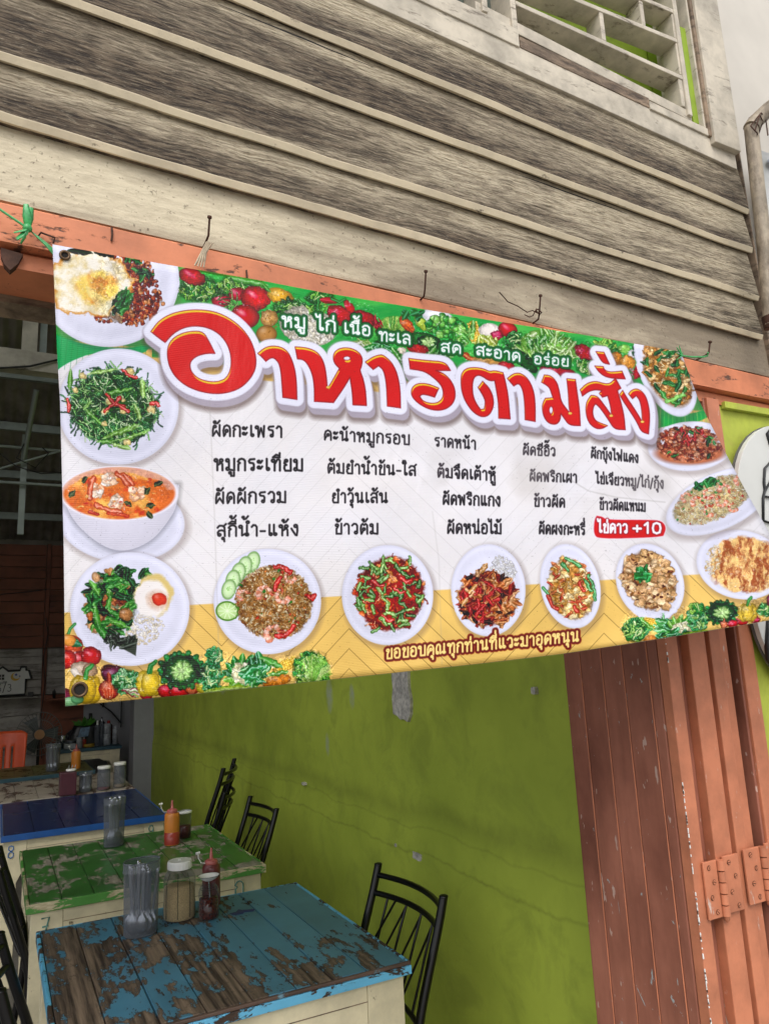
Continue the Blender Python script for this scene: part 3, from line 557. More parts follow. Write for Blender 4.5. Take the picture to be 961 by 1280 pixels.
# 13 noodles with greens
plate(831, 462, 33, 63, -.42)
F = (833, 466, 24, 44, -.5); ell(833, 468, 25, 44, 'a8702f', -.5, .3, 0, 1, 2); chunks(F, 220, 2, 5.5, ['d8a868', 'c08a4a', 'e8c890', '9a6430', 'b87a3c']); curls(F, 40, 9, .9, ['e8cc94', '8a5424'])
leaves(F, 26, 4, 8, 2.6, ['2f7f3c', '1f5f2f', '4fa04a'], .2); stroke([(832, 502), (842, 499), (853, 493)], 2.6, '7cc058'); leaf(828, 494, 8, 3, 1.0, '4fa04a'); leaf(846, 482, 9, 3.6, -1.1, '1f6a34')
leaves((842, 437, 7, 5, 0), 8, 3, 6, 2.2, ['1f6a34', '3f9a4a', 'd8c8a0'])

# ---- vegetables along the bottom
def veg_row(cx):
    pass
ell(90, 806, 14, 12, 'd2583a', .2, .45, .3); leaf(92, 802, 12, 5, .5, '2f8a5a', .3); stroke([(85, 795), (88, 786), (94, 780)], 1.8, '3f8f4a'); ell(86, 800, 9, 7, 'e89a4a', .2, .3, .3)
tomato(100, 826, 16, 13, 0, 'bf2a30'); tomato(114, 820, 13, 12, 0, 'c0202c'); tomato(84, 824, 12, 12, 0, 'c8382c')
ell(104, 838, 16, 11, 'cdb398', .2, .4, .3); ell(112, 838, 9, 10, 'a98a6c', .1, .4, .2); stroke([(92, 838), (100, 846)], 4, 'e8dccb')
ell(146, 846, 22, 13, '6e2c48', .5, .5, .3); ell(80, 872, 12, 12, '7a2c48', 0, .4, .2)
pepper(107, 862, 19, 'e2ba35'); onion(136, 862, 13); lettuce(158, 852, 18, 15, 40, ['3f9a5a', '6cc07a', '9ad898', '2f7a44', 'b8e4a8'])
for k in range(10): a = U(-1, 2); stroke([(152, 862), (152 + 24 * math.cos(a * .5), 862 + 9 * math.sin(a))], .8, pick(['8a2a3a', 'e8dcc8', '6cb860']))
ell(88, 878, 10, 7, '8cc68a', 0, .4, .3); ell(97, 874, 8, 6, '6fb57a', 0, .4, .3); tomato(183, 869, 7.5, 6.5, 0, 'c8204a')
pepper(188, 854, 17, 'e6c53c'); stroke([(186, 840), (188, 832), (193, 829)], 2.4, '2f7a3a'); tomato(208, 864, 11, 9); tomato(224, 865, 13, 9, 0, 'd01c28'); onion(240, 859, 10, 'c2593a'); ell(257, 859, 12, 9, 'd8c84a', 0, .4, .3)
cabbage(227, 838, 24, 19); lettuce(264, 845, 13, 20, 40, ['1f7a4a', '2f9a5a', '4fb86a', '6cc87a', '9ad890'])
lettuce(268, 820, 9, 10, 24, ['1f7a4a', '2f9a5a', '4fb86a', '6cc87a', '9ad890']); cauli(306, 842, 20, 16); leaves((320, 838, 16, 14, 0), 26, 7, 13, 4, ['1f7a44', '2f9a50', '5fb860'], .5)
leaf(284, 862, 30, 5, -.1, 'a8cc4a', .3); ell(346, 852, 18, 8, 'e08a3a', -.3, .4, .3); corn(356, 832, 17, 7, -.45); leaf(338, 828, 16, 5, .4, '58a545'); lettuce(388, 838, 22, 24, 100, ['3f9a4a', '6cbf4e', '9ad45a', '2f7a3a', 'bfe46a'])
for k in range(24): a = -2.3 + k * .09; stroke([(390, 858), (390 + 14 * math.cos(a), 850 + 16 * math.sin(a)), (390 + 24 * math.cos(a + .1), 846 + 26 * math.sin(a + .1))], .8, pick(['c8e884', '4fa03c', '86c84e']), .9)
ell(345, 863, 10, 5, 'e0823a', 0, .3, .2)
for k in range(40): a = -2.6 + k * .055; stroke([(800, 800), (800 + 12 * math.cos(a), 795 + 12 * math.sin(a)), (796 + 22 * math.cos(a + .1), 794 + 22 * math.sin(a + .1))], .8, pick(['1f7a4a', '4fb05a', '8cd068', 'bfe480']))
lettuce(792, 788, 13, 14, 40, ['2f8a4a', '6cbf5e', '9ad46a', '2f7a3a', 'bfe47a']); corn(816, 780, 14, 6, .35); ell(812, 800, 9, 5, 'e0924a', 0, .3, .2); leaves((834, 786, 12, 12, 0), 22, 6, 11, 3.2, ['1f7a44', '2f9a50', '5fb860'], .5)
cauli(852, 787, 16, 11); leaves((842, 796, 24, 7, 0), 16, 6, 11, 2.8, ['1f7a44', '2f9a50'], .5); lettuce(872, 772, 12, 16, 40, ['1f7a4a', '2f9a5a', '4fb86a', '6cc87a', '9ad890']); lettuce(868, 760, 7, 6, 16)
leaf(868, 792, 20, 3.5, -.15, 'a8cc4a', .3); cabbage(901, 766, 17, 12.5); onion(903, 781, 5, 'c2593a'); tomato(914, 780, 7, 5); tomato(926, 777, 7, 5); tomato(943, 775, 6, 4.5, 0, 'b8204a')
pepper(933, 766, 12, 'e6c24a'); lettuce(955, 762, 9, 8, 20, ['4fae5a', '8cd07a', 'b8e49a', '2f8a44']); ell(964, 752, 8, 9, '7a2448', 0, .4, .3); onion(972, 768, 8); tomato(990, 762, 9, 8); pepper(982, 776, 8, 'e2ba35')

# ---- a printed photograph is never so clean: jostle and mottle the food and vegetables
def mess(cx, cy, rx, ry, rot=0, amp=2.2, k=.22, warm=.0):
    m = max(rx, ry) + 4; sl = win_(cx - m, cx + m, cy - m, cy + m)
    if sl is None: return
    X, Y = PX[sl], PY[sl]; c, s = math.cos(rot), math.sin(rot); u = ((X - cx) * c + (Y - cy) * s) / rx; v = (-(X - cx) * s + (Y - cy) * c) / ry
    msk = np.clip((1.06 - np.sqrt(u * u + v * v)) * 12, 0, 1)
    nx = vnoise(4.2, int(cx), sl, 3) - .5; ny = vnoise(4.2, int(cy) + 500, sl, 3) - .5
    jj, ii = np.meshgrid(np.arange(sl[1].start, sl[1].stop), np.arange(sl[0].start, sl[0].stop))
    a2 = np.clip((ii + ny * msk * amp * 5).astype(int), 0, H_ - 1); b2 = np.clip((jj + nx * msk * amp * 4.2).astype(int), 0, W_ - 1)
    src = IMG[a2, b2].copy(); n1 = vnoise(2.0, int(cx) + 9, sl, 3, (1, 1), .7) - .5; n2 = vnoise(14, int(cy) + 31, sl, 2) - .5
    msk = msk * np.clip((.86 - src.min(-1)) * 6, 0, 1); src = src * (1 + msk * (n1 * k * 3 + n2 * k * 1.3))[..., None]; hl = np.clip((vnoise(2.6, int(cx) + 77, sl, 2) - .74) * 5, 0, 1) * msk * .55
    IMG[sl] = np.clip(src + (1 - src) * hl[..., None], 0, 1)
for a_ in ((160, 360, 45, 48, 0), (112, 354, 46, 38, 0, 1.6, .07), (142, 508, 62, 52, .1), (149, 616, 66, 29, 0, 2, .12), (142, 760, 36, 54, .2), (190, 748, 22, 24, 0, 1, .06), (180, 785, 22, 18, 0, 1.2, .12), (342, 753, 50, 49, .3), (487, 742, 49, 52, .2),
           (608, 745, 42, 42, .5), (713, 735, 30, 42, -.25), (810, 726, 34, 41, -.5, 2.6, .2), (930, 706, 46, 36, .1, 3, .12), (889, 625, 54, 27, -.42, 1.6, .16), (860, 555, 43, 23, .05), (833, 466, 26, 46, -.5),
           (250, 360, 30, 20, 0), (300, 365, 34, 24, 0, 1.4, .14), (350, 385, 30, 22, 0), (390, 405, 36, 28, 0), (440, 400, 34, 24, 0, 1.6, .15), (490, 425, 34, 28, 0), (545, 420, 40, 26, 0), (600, 430, 34, 26, 0), (650, 440, 26, 26, 0), (690, 440, 36, 26, 0), (750, 445, 34, 24, 0), (790, 452, 24, 22, 0),
           (100, 830, 28, 30, 0, 1.4, .12), (140, 855, 34, 24, 0, 1.6, .15), (195, 860, 34, 20, 0, 1.4, .12), (230, 840, 28, 24, 0), (270, 840, 28, 28, 0), (315, 845, 32, 24, 0), (360, 842, 32, 24, 0), (392, 838, 24, 26, 0), (800, 785, 26, 24, 0), (850, 782, 32, 24, 0), (902, 768, 24, 18, 0), (950, 766, 34, 18, 0)):
    mess(*a_)

# ---- lettering
def word(text, x0, y0, x1, y1, h, col=None, lw=.15, outline=None, ow=0, outline2=None, ow2=0, slant=0):
    st, w = layout(text); L = math.hypot(x1 - x0, y1 - y0); sx = L / w; c, s = (x1 - x0) / L, (y1 - y0) / L
    S = [[(x0 + (px + slant * py) * sx * c + py * h * s * 0, y0 + px * sx * s - py * h) for px, py in q] for q in st]
    xs = [p[0] for q in S for p in q]; ys = [p[1] for q in S for p in q]; m = 2 + ow + ow2 + lw * h
    sl = win_(min(xs) - m, max(xs) + m, min(ys) - m, max(ys) + m)
    if sl is None: return
    X, Y = PX[sl], PY[sl]; d = np.full(X.shape, 99., np.float32)
    for q in S:
        if len(q) > 1: np.minimum(d, seg_dist(X, Y, q), out=d)
    r = lw * h * .5
    if outline2: blend(sl, aa(d - r - ow - ow2, .7), hx(outline2))
    if outline: blend(sl, aa(d - r - ow, .7), hx(outline))
    blend(sl, aa(d - r, .7), hx(col or '2a2226'))
T = [('ผัดกะเพรา', 265, 545, 352, 546.8, 13.5), ('หมูกระเทียม', 268, 588, 378, 588.8, 14.5), ('ผัดผักรวม', 269, 629.3, 357, 628.3, 13.5), ('สุกี้น้ำ-แห้ง', 271, 670.5, 373, 669.3, 13.5),
     ('คะน้าหมูกรอบ', 405, 549.8, 511, 556, 11.8), ('ต้มยำน้ำข้น-ใส', 409.3, 591.3, 519, 594.6, 12), ('ยำวุ้นเส้น', 414.5, 628.5, 483.5, 628.5, 12.2), ('ข้าวต้ม', 418, 667.5, 472, 667.5, 12.6),
     ('ราดหน้า', 542.6, 558, 593.7, 561.8, 11), ('ต้มจืดเต้าหู้', 546.5, 596.5, 618.5, 601, 11.6), ('ผัดพริกแกง', 553, 630.4, 624.8, 632.8, 11.8), ('ผัดหน่อไม้', 558.5, 666.7, 625.6, 667.3, 12),
     ('ผัดซีอิ๊ว', 653, 568.4, 693, 570.4, 10.2), ('ผัดพริกเผา', 661.4, 601.2, 719.8, 603.4, 10.4), ('ข้าวผัด', 666.8, 633, 704.8, 634.1, 10.8), ('ผัดผงกะหรี่', 673, 667.2, 730, 668.8, 11),
     ('ผักบุ้งไฟแดง', 738, 572.3, 796.9, 578.8, 9.8), ('ไข่เจียวหมู/ไก่/กุ้ง', 744.5, 604.4, 828.4, 610.8, 10), ('ข้าวผัดแหนม', 748.6, 636.8, 805.4, 639.4, 10)]
for t_ in T: word(*t_, lw=.185, col='262026')
# red price tag
sl = win_(735, 838, 640, 680); pp = smooth_poly([(742, 650), (745, 645), (752, 646), (757, 650), (810, 650), (826, 651), (832, 660), (828, 670), (815, 672), (748, 674), (741, 668)], 2); d = poly_sd(PX[sl], PY[sl], pp)
blend(sl, aa(d - 1, .8), hx('e8e4e6')); blend(sl, aa(d, .8), hx('cf1f33')); word('ไข่ดาว', 747, 665.6, 783, 666.3, 11, 'f2f0f0', .24, '8f1526', 1.0); word('+10', 790, 666, 825, 666.8, 12.5, 'f2f0f0', .24, '8f1526', 1.0)
for t_ in (('หมู', 352.4, 408.1, 380.7, 411, 13), ('ไก่', 396, 412.7, 418.5, 414.7, 13), ('เนื้อ', 429.5, 416.2, 462, 420, 12), ('ทะเล', 473.6, 425.8, 512, 430.6, 11.5), ('สด', 550.5, 439.5, 575, 442, 10.5), ('สะอาด', 594.5, 443.4, 649, 452, 10.5), ('อร่อย', 667, 454.5, 709.5, 458, 9.5)):
    word(*t_, col='f0f2ee', lw=.20, outline='1c6a3e', ow=2.4, outline2='0f4a2c', ow2=1.0)
word('ขอขอบคุณทุกท่านที่แวะมาอุดหนุน', 482, 823.5, 722, 801.5, 12, 'f6dc8a', .20, '6e2a1c', 2.2, '8a3a24', .9)

# ---- the big title: red letters, yellow upper rim, white border with thickness, shadow
def c1(o, l): return [(o[0] + x / 5.339, o[1] + y / 5.339) for x, y in l]
A1, A2, A3, A4 = (170, 370), (320, 400), (480, 420), (650, 420)
TT = [
 c1(A1, [(100, 240), (150, 170), (230, 122), (330, 98), (430, 94), (530, 108), (620, 148), (700, 210), (755, 280), (790, 360), (803, 440), (790, 510), (740, 580), (680, 625), (600, 650), (520, 655), (430, 640), (340, 605), (270, 550), (225, 480), (208, 400), (215, 330), (250, 282), (310, 250), (380, 236), (450, 242), (490, 310), (527, 385), (470, 385), (410, 400), (370, 430), (358, 465), (370, 510), (410, 550), (470, 572), (540, 577), (600, 555), (630, 500), (637, 430), (625, 360), (590, 290), (530, 235), (450, 205), (370, 202), (300, 220), (240, 260), (195, 312), (150, 280)]),
 c1(A2, [(12, 225), (60, 185), (110, 175), (165, 182), (210, 212), (240, 270), (262, 350), (270, 440), (272, 532), (178, 518), (172, 430), (165, 340), (150, 285), (120, 255), (95, 255), (65, 278), (40, 250)]),
 c1(A2, [(260, 182), (330, 186), (400, 210), (440, 260), (460, 320), (470, 400), (474, 455), (490, 440), (555, 325), (520, 290), (512, 245), (530, 205), (580, 186), (640, 192), (690, 222), (710, 265), (700, 320), (690, 335), (715, 400), (730, 480), (735, 573), (645, 568), (640, 480), (625, 385), (580, 460), (515, 553), (388, 545), (388, 450), (375, 360), (340, 290), (310, 265), (275, 262)]),
 [(456.4, 452.8), (466.1, 446.3), (475.5, 443.6), (480.5, 445.6), (489.4, 453.7), (495.9, 466.8), (499.7, 485.6), (500.2, 510.3), (483.7, 508), (483, 488), (481.5, 473), (478.3, 461.8), (472.7, 457.7), (466.1, 462.2), (460.5, 457.1)],
 c1(A3, [(163, 152), (280, 166), (405, 174), (440, 232), (345, 232), (400, 255), (445, 300), (472, 360), (470, 430), (430, 480), (370, 500), (300, 492), (230, 455), (185, 410), (178, 370), (195, 332), (240, 316), (300, 324), (362, 350), (335, 410), (285, 395), (250, 390), (235, 405), (255, 435), (300, 452), (350, 450), (385, 425), (395, 380), (380, 330), (330, 280), (265, 235), (172, 222)]),
 c1(A3, [(510, 300), (515, 250), (545, 218), (600, 211), (660, 220), (700, 240), (735, 232), (790, 247), (805, 300), (825, 400), (838, 555), (762, 550), (760, 440), (735, 300), (695, 300), (650, 268), (620, 262), (595, 280), (585, 330), (590, 400), (610, 450), (640, 492), (665, 490), (672, 460), (670, 420), (625, 345), (655, 305), (700, 350), (725, 410), (728, 470), (700, 530), (650, 545), (590, 510), (540, 440), (515, 370)]),
 c1(A3, [(820, 285), (860, 252), (908, 249), (958, 288), (993, 360), (1005, 450), (1005, 572), (938, 560), (935, 450), (925, 370), (905, 325), (885, 320), (862, 335), (840, 310)]),
 c1(A4, [(140, 310), (158, 262), (200, 266), (240, 306), (258, 370), (270, 445), (330, 518), (322, 470), (318, 380), (308, 287), (365, 292), (378, 390), (392, 480), (398, 600), (325, 598), (290, 550), (268, 520), (262, 570), (230, 595), (180, 580), (150, 530), (143, 460), (165, 418), (215, 414), (205, 380), (190, 340)]),
 c1(A4, [(398, 360), (440, 318), (500, 302), (560, 322), (600, 318), (632, 283), (668, 350), (645, 365), (670, 450), (690, 540), (697, 627), (625, 625), (585, 560), (530, 480), (500, 455), (485, 470), (478, 520), (495, 565), (535, 585), (578, 600), (540, 622), (495, 618), (450, 575), (433, 500), (440, 440), (470, 398), (510, 402), (555, 460), (607, 534), (600, 470), (580, 400), (545, 410), (525, 385), (540, 365), (500, 360), (455, 370), (412, 402)]),
 c1(A4, [(660, 392), (680, 366), (710, 418), (760, 490), (812, 577), (808, 500), (795, 430), (770, 400), (745, 420), (720, 388), (740, 362), (780, 352), (825, 387), (850, 450), (862, 540), (852, 655), (805, 642), (775, 575), (720, 490), (680, 430)]),
 c1(A4, [(503, 106), (555, 111), (592, 190), (545, 182)]),
 c1(A4, [(495, 202), (550, 206), (560, 231), (600, 244), (675, 236), (697, 288), (620, 285), (560, 272), (520, 240)])]
TT = [smooth_poly(p, 2) for p in TT]
SLT = win_(150, 850, 370, 600); X, Y = PX[SLT], PY[SLT]
def field(dx, dy, pad):
    D = np.full(X.shape, 99., np.float32)
    for p in TT:
        xs = [q[0] for q in p]; ys = [q[1] for q in p]
        m = (X > min(xs) + dx - pad) & (X < max(xs) + dx + pad) & (Y > min(ys) + dy - pad) & (Y < max(ys) + dy + pad)
        ii = np.where(m.any(1))[0]; jj = np.where(m.any(0))[0]
        if not len(ii): continue
        w = (slice(ii[0], ii[-1] + 1), slice(jj[0], jj[-1] + 1))
        np.minimum(D[w], poly_sd(X[w] - dx, Y[w] - dy, p), out=D[w])
    return D
D0 = field(0, 0, 18)
hole = np.minimum(np.sqrt(((X - 433.2) / 4.6) ** 2 + ((Y - 448.2) / 2.6) ** 2) * 3 - 3, np.sqrt(((X - 688) / 2.4) ** 2 + ((Y - 513) / 5) ** 2) * 3 - 3)
Dh = np.maximum(D0, -hole)
def shift(A, dx, dy, fill=99.):
    """move a field by photo pixels along the canvas"""
    sx_ = int(round(dx * W_ / 930)); sy_ = int(round(dy * H_ / 470)); B = np.full_like(A, fill); h, w = A.shape
    B[max(0, sy_):h + min(0, sy_), max(0, sx_):w + min(0, sx_)] = A[max(0, -sy_):h + min(0, -sy_), max(0, -sx_):w + min(0, -sx_)]; return B
wid = 9.2 - 1.6 * (X - 200) / 600
sh = shift(D0, 1.5, 9.5) - wid; blend(SLT, np.clip(.62 - sh / 11, 0, .62) * (sh > -6), hx('5d4a44'))
side = np.full(X.shape, 99., np.float32)
for k in range(1, 8): np.minimum(side, shift(D0, .12 * k, 1.05 * k), out=side)
blend(SLT, aa(side - wid, .7), hx('a9a0aa')); blend(SLT, aa(shift(D0, -1.0, .5) - wid - 1.2, 1.2) * aa(-(D0 - wid), 1) * .6, hx('a39aa4'))
wcol = hx('e3e2ee') - .05 * np.exp(-((D0 - wid) / 1.4) ** 2)[..., None]; blend(SLT, aa(D0 - wid, .7), wcol)
red = hx('c8172a') + (hx('a30f20') - hx('c8172a')) * np.clip(1 + D0 / 1.8, 0, 1)[..., None] + .05 * vnoise(40, 61, SLT)[..., None]
blend(SLT, aa(Dh - .5, .8), hx('7e1a22')); blend(SLT, aa(Dh, .7), red)
up = shift(Dh, .5, 3.0)      # the rim is where the letter moved down no longer covers
rim = np.clip(up / 1.6, 0, 1) * aa(Dh + .3, .7); rim *= np.clip(1.15 - np.abs(Dh + 1.8) / 3.2, 0, 1)
blend(SLT, np.clip(rim * 1.3, 0, 1), hx('f0cb4a') - .12 * np.clip(-Dh / 4, 0, 1)[..., None])
for x, y in ((409.6, 484.5), (711.8, 517), (763, 520), (802, 527.5)): ell(x, y, 2.6, 1.7, 'f2c45a', 0, .3, .3)

# ---- wear of the vinyl: grey dust, specks, woven ribs, a scuffed fold
g1 = vnoise(70, 71); IMG -= (.05 * np.clip(g1 - .35, 0, 1))[..., None] * hx('909090') * 2
dust = np.clip((vnoise(55, 72) - .5) * 4, 0, 1) * np.exp(-((PY - (568 + .05 * PX)) / 42) ** 2) * np.clip((PX - 300) / 250, 0, 1)
IMG += (hx('b5afa8') - IMG) * (dust * .38)[..., None]
sp = vnoise(1.3, 73, None, 2); spk = np.clip((sp - .86) * 14, 0, 1) * np.clip((vnoise(80, 74) - .30) * 3, 0.1, 1); IMG *= (1 - .55 * spk)[..., None]
rows = np.sin(_t * H_ * 2 * math.pi / 4.0); IMG *= (1 + .010 * rows * (vnoise(30, 75) > .35))[..., None]
for p, a in ((((712, 600), (735, 614), (770, 622), (830, 628)), .10), (((262, 500), (268, 640), (275, 860)), .07), (((540, 640), (548, 700), (552, 830)), .05)):
    stroke(p, .9, '9a9690', a * 3, 0, 0)
IMG = np.clip(IMG * np.array([.90, .905, .93], np.float32), 0, 1)
bimg = bpy.data.images.new('menu_print', W_, H_); bimg.colorspace_settings.name = 'sRGB'
_rgba = np.ones((H_, W_, 4), np.float32); _rgba[..., :3] = IMG[::-1]; bimg.pixels.foreach_set(_rgba.ravel()); bimg.pack()

def banner_mat():
    t = NT('printed_vinyl'); im = t.n('TexImage', image=bimg, interpolation='Linear'); t.set(im.inputs[0], t.tc.outputs['UV'])
    wv = t.n('TexWave', i_Vector=t.tc.outputs['UV'], wave_type='BANDS', bands_direction='Y', i_Scale=72)
    n = t.noise(4, 4, .55, t.co((1, 1, .5)), 1.5); h = t.math('ADD', t.math('MULTIPLY', wv.outputs['Fac'], .012), t.math('MULTIPLY', n, .6)); t.bump(h, .8, .014)
    hs_ = t.n('BrightContrast', i_Color=im.outputs[0], i_Bright=-.01, i_Contrast=0.04)
    t.b.inputs['Specular IOR Level'].default_value = .22; return t.out(hs_.outputs[0], .45)
M_BANNER = banner_mat()
def unproject(x, y, Yp):
    r = CM @ np.array([x - 480.5, y - 640, FPX]); return CAM + r * ((Yp - CAM[1]) / r[1])
def banner():
    nu, nv = 96, 56; vs = []; uv = []
    for j in range(nv + 1):
        for i in range(nu + 1):
            s, t = i / nu, j / nv; x, y = fwd(s, t)
            D = .022 + t * (.035 + .10 * s) + .0045 * math.sin(s * 21 + t * 3) * t + .009 * mnoise.noise(Vector((s * 5.5, t * 2.6, 3))) * min(1, t * 4) + .004 * math.sin(s * 8 - t * 4) * min(1, t * 2) + .003 * math.sin(t * 11 + s * 2)
            vs.append(tuple(unproject(float(x), float(y), 1.128 - D))); uv.append((s, 1 - t))
    o = np.array(vs[0]); vs = [tuple(np.array(v) - o) for v in vs]; fs = []
    for j in range(nv):
        for i in range(nu): a = j * (nu + 1) + i; fs.append((a, a + nu + 1, a + nu + 2, a + 1))
    root = thing('menu_banner', tuple(o), 'printed menu banner in Thai with thirteen dishes hanging from the lintel', 'banner')
    me = bpy.data.meshes.new('vinyl'); me.from_pydata(vs, [], fs); me.update(); l = me.uv_layers.new(name='UVMap')
    for p in me.polygons:
        p.use_smooth = True
        for li in p.loop_indices: l.data[li].uv = uv[me.loops[li].vertex_index]
    me.materials.append(M_BANNER); ob = bpy.data.objects.new('vinyl', me); COL.objects.link(ob); ob.parent = root
    me.materials.append(plain('vinyl_back', 'cfcfcc', .5, var=.03))
    sd = ob.modifiers.new('thick', 'SOLIDIFY'); sd.thickness = .0011; sd.offset = 1; sd.material_offset = 1; sd.material_offset_rim = 1
    brass = plain('dark_brass_eyelet', '5a4632', .4, .7)
    for x, y in ((81.5, 319), (100, 862)):
        s, t = inv(x, y); s, t = float(s), float(t); D = .024 + t * (.035 + .10 * s) + .003; p = unproject(x, y, 1.128 - D) - o
        m = MB(); R_ = .0062 if y < 400 else .0085; m.tube([(p[0] + R_ * math.cos(k * .314), p[1], p[2] + R_ * math.sin(k * .314)) for k in range(21)], .0022, 6, cap=False); e = m.build('eyelet', brass, root)
        MB().tube([(p[0], p[1] + .0004, p[2]), (p[0], p[1] + .003, p[2])], R_ * .95, 16).build('eyelet_hole', plain('eyelet_shadow', '120d0a', .9), e)
banner()
# ================================================================== MATERIALS OF THE PLACE
def siding_mat():
    t = NT('weathered_cream_siding')
    rn = t.n('ObjectInfo').outputs['Random']
    hh = t.n('Attribute', attribute_name='board_height').outputs['Fac']       # 0 at the drip edge, 1 under the next board
    warp = t.n('Mapping', i_Vector=t.co((1, 1, 1), rnd=9))
    wz = t.n('CombineXYZ', n_2=t.math('MULTIPLY', t.math('SUBTRACT', t.noise(9, 4, .6, t.co((1, 1, 1.5), rnd=9)), .5), .016))
    wc = t.n('VectorMath', operation='ADD', n_0=warp.outputs[0], n_1=wz.outputs[0]).outputs[0]
    def st(sx, sz): return t.n('Mapping', i_Vector=wc, i_Scale=(sx, 1, sz))
    big = t.noise(1.9, 6, .66, t.co((.42, 1, 2.2), rnd=9), .8)
    mid = t.noise(7, 8, .7, st(.6, 4.5))
    grain = t.noise(46, 5, .62, st(.5, 4.2))
    micro = t.noise(130, 5, .7, st(.45, 2.4))
    crack = t.noise(9, 7, .75, st(.22, 9))
    g = t.math('ADD', t.math('MULTIPLY', big, .68), t.math('MULTIPLY', mid, .36)); g = t.math('SUBTRACT', g, .02)
    g = t.math('ADD', g, t.math('ADD', t.math('MULTIPLY', t.math('SUBTRACT', rn, .5), .05), t.math('MULTIPLY', t.math('SUBTRACT', hh, .55), .17)))
    grime = t.ramp(g, [(.42, 1.), (.48, .80), (.54, .38), (.61, .0)])
    cream = t.mix(t.ramp(grain, [(.36, 0.), (.56, 1.)]), srgb('978970'), srgb('c6b99f'))
    dark = t.mix(t.ramp(grain, [(.40, 0.), (.60, 1.)]), srgb('2d2319'), srgb('726350'))
    c = t.mix(grime, cream, dark)
    c = t.mix(t.ramp(micro, [(.36, .55), (.46, 0.)]), c, srgb('3a2e22'))
    c = t.mix(t.ramp(micro, [(.58, 0.), (.68, .4)]), c, srgb('cbbfa6'))
    c = t.mix(t.ramp(crack, [(.315, 1.), (.335, 0.)]), c, srgb('1d1610'))
    v = t.n('TexVoronoi', i_Vector=t.co((1.5, 1, 4), rnd=9), i_Scale=3.2).outputs[0]
    c = t.mix(t.ramp(v, [(.015, .85), (.05, 0.)]), c, srgb('2a1f16'))
    h = t.math('ADD', t.math('MULTIPLY', grain, 1.1), t.math('ADD', t.math('MULTIPLY', micro, .45), t.math('MULTIPLY', t.ramp(crack, [(.29, 0.), (.34, 1.)]), .8)))
    t.bump(h, 1.0, .010)
    return t.out(c, .85)
M_SIDING = siding_mat()
def lower_siding():
    t = NT('pale_cream_board')
    big = t.noise(2.2, 6, .65, t.co((1, 1, 5), rnd=3), .5); fine = t.noise(26, 8, .7, t.co((1, 1, 5))); speck = t.noise(120, 4, .6)
    xs = t.n('SeparateXYZ', n_0=t.tc.outputs['Object']).outputs[0]
    dirt = t.math('ADD', t.math('MULTIPLY', big, .9), t.math('MULTIPLY', xs, .17))
    c = t.mix(t.ramp(dirt, [(.46, 0.), (.72, 1.)]), srgb('c9bea4'), srgb('7d7160'))
    c = t.mix(t.ramp(fine, [(.3, .45), (.6, 0.)]), c, srgb('8a7e68'))
    c = t.mix(t.ramp(speck, [(.62, 0.), (.70, .7)]), c, srgb('4a3f30'))
    t.bump(t.math('ADD', fine, speck), .5, .003)
    return t.out(c, .8)
M_LOWBOARD = lower_siding()
M_CREAM = worn('cream_edge_paint', 'cdbfa3', '5b4c3b', .86, 14, (1, 1, 2), .7, .03, dirt=.14)
M_WHITEWOOD = worn('dirty_white_wood_paint', 'beb5a4', '6d5d4c', .80, 16, (.5, 1, 2.4), .7, .05, dirt=.25)
M_BROWNWOOD = worn('bare_brown_wood', '8f7b66', '5b4a3b', .6, 7, (1, 1, 4), .8, .06, dirt=.3)
M_SALMON = worn('salmon_lintel_paint', 'c87a54', '6b4a3a', .74, 9, (1.3, 1, 3.5), .6, .02, dirt=.22)
M_SALMON2 = worn('salmon_door_paint', 'b77253', 'b5a398', .84, 14, (2, 2, .6), .5, .02, dirt=.18, under2='c8b8ae')
def leaf_mat():
    t = NT('brown_red_door_paint')
    big = t.noise(3.2, 6, .6, t.co((1, 1, .7), rnd=.5)); fine = t.noise(40, 6, .6, t.co((1, 1, .15)))
    chips = t.noise(15, 7, .7, t.co((1, 1.6, .8), rnd=5), 1.5); scr = t.noise(60, 3, .5, t.co((1, 1, .35), rot=(R(35), 0, 0)))
    c = t.mix(t.ramp(big, [(.34, 0.), (.62, 1.)]), srgb('6e3e2f'), srgb('a66a55'))
    c = t.mix(t.ramp(fine, [(.35, .35), (.6, 0.)]), c, srgb('70402f'))
    c = t.mix(t.ramp(chips, [(.66, 0.), (.667, 1.)]), c, srgb('9aa6a6'))
    c = t.mix(t.ramp(scr, [(.69, 0.), (.70, .7)]), c, srgb('c0a89c'))
    t.bump(t.math('ADD', fine, chips), .15, .002)
    return t.out(c, .55)
M_LEAF = leaf_mat()
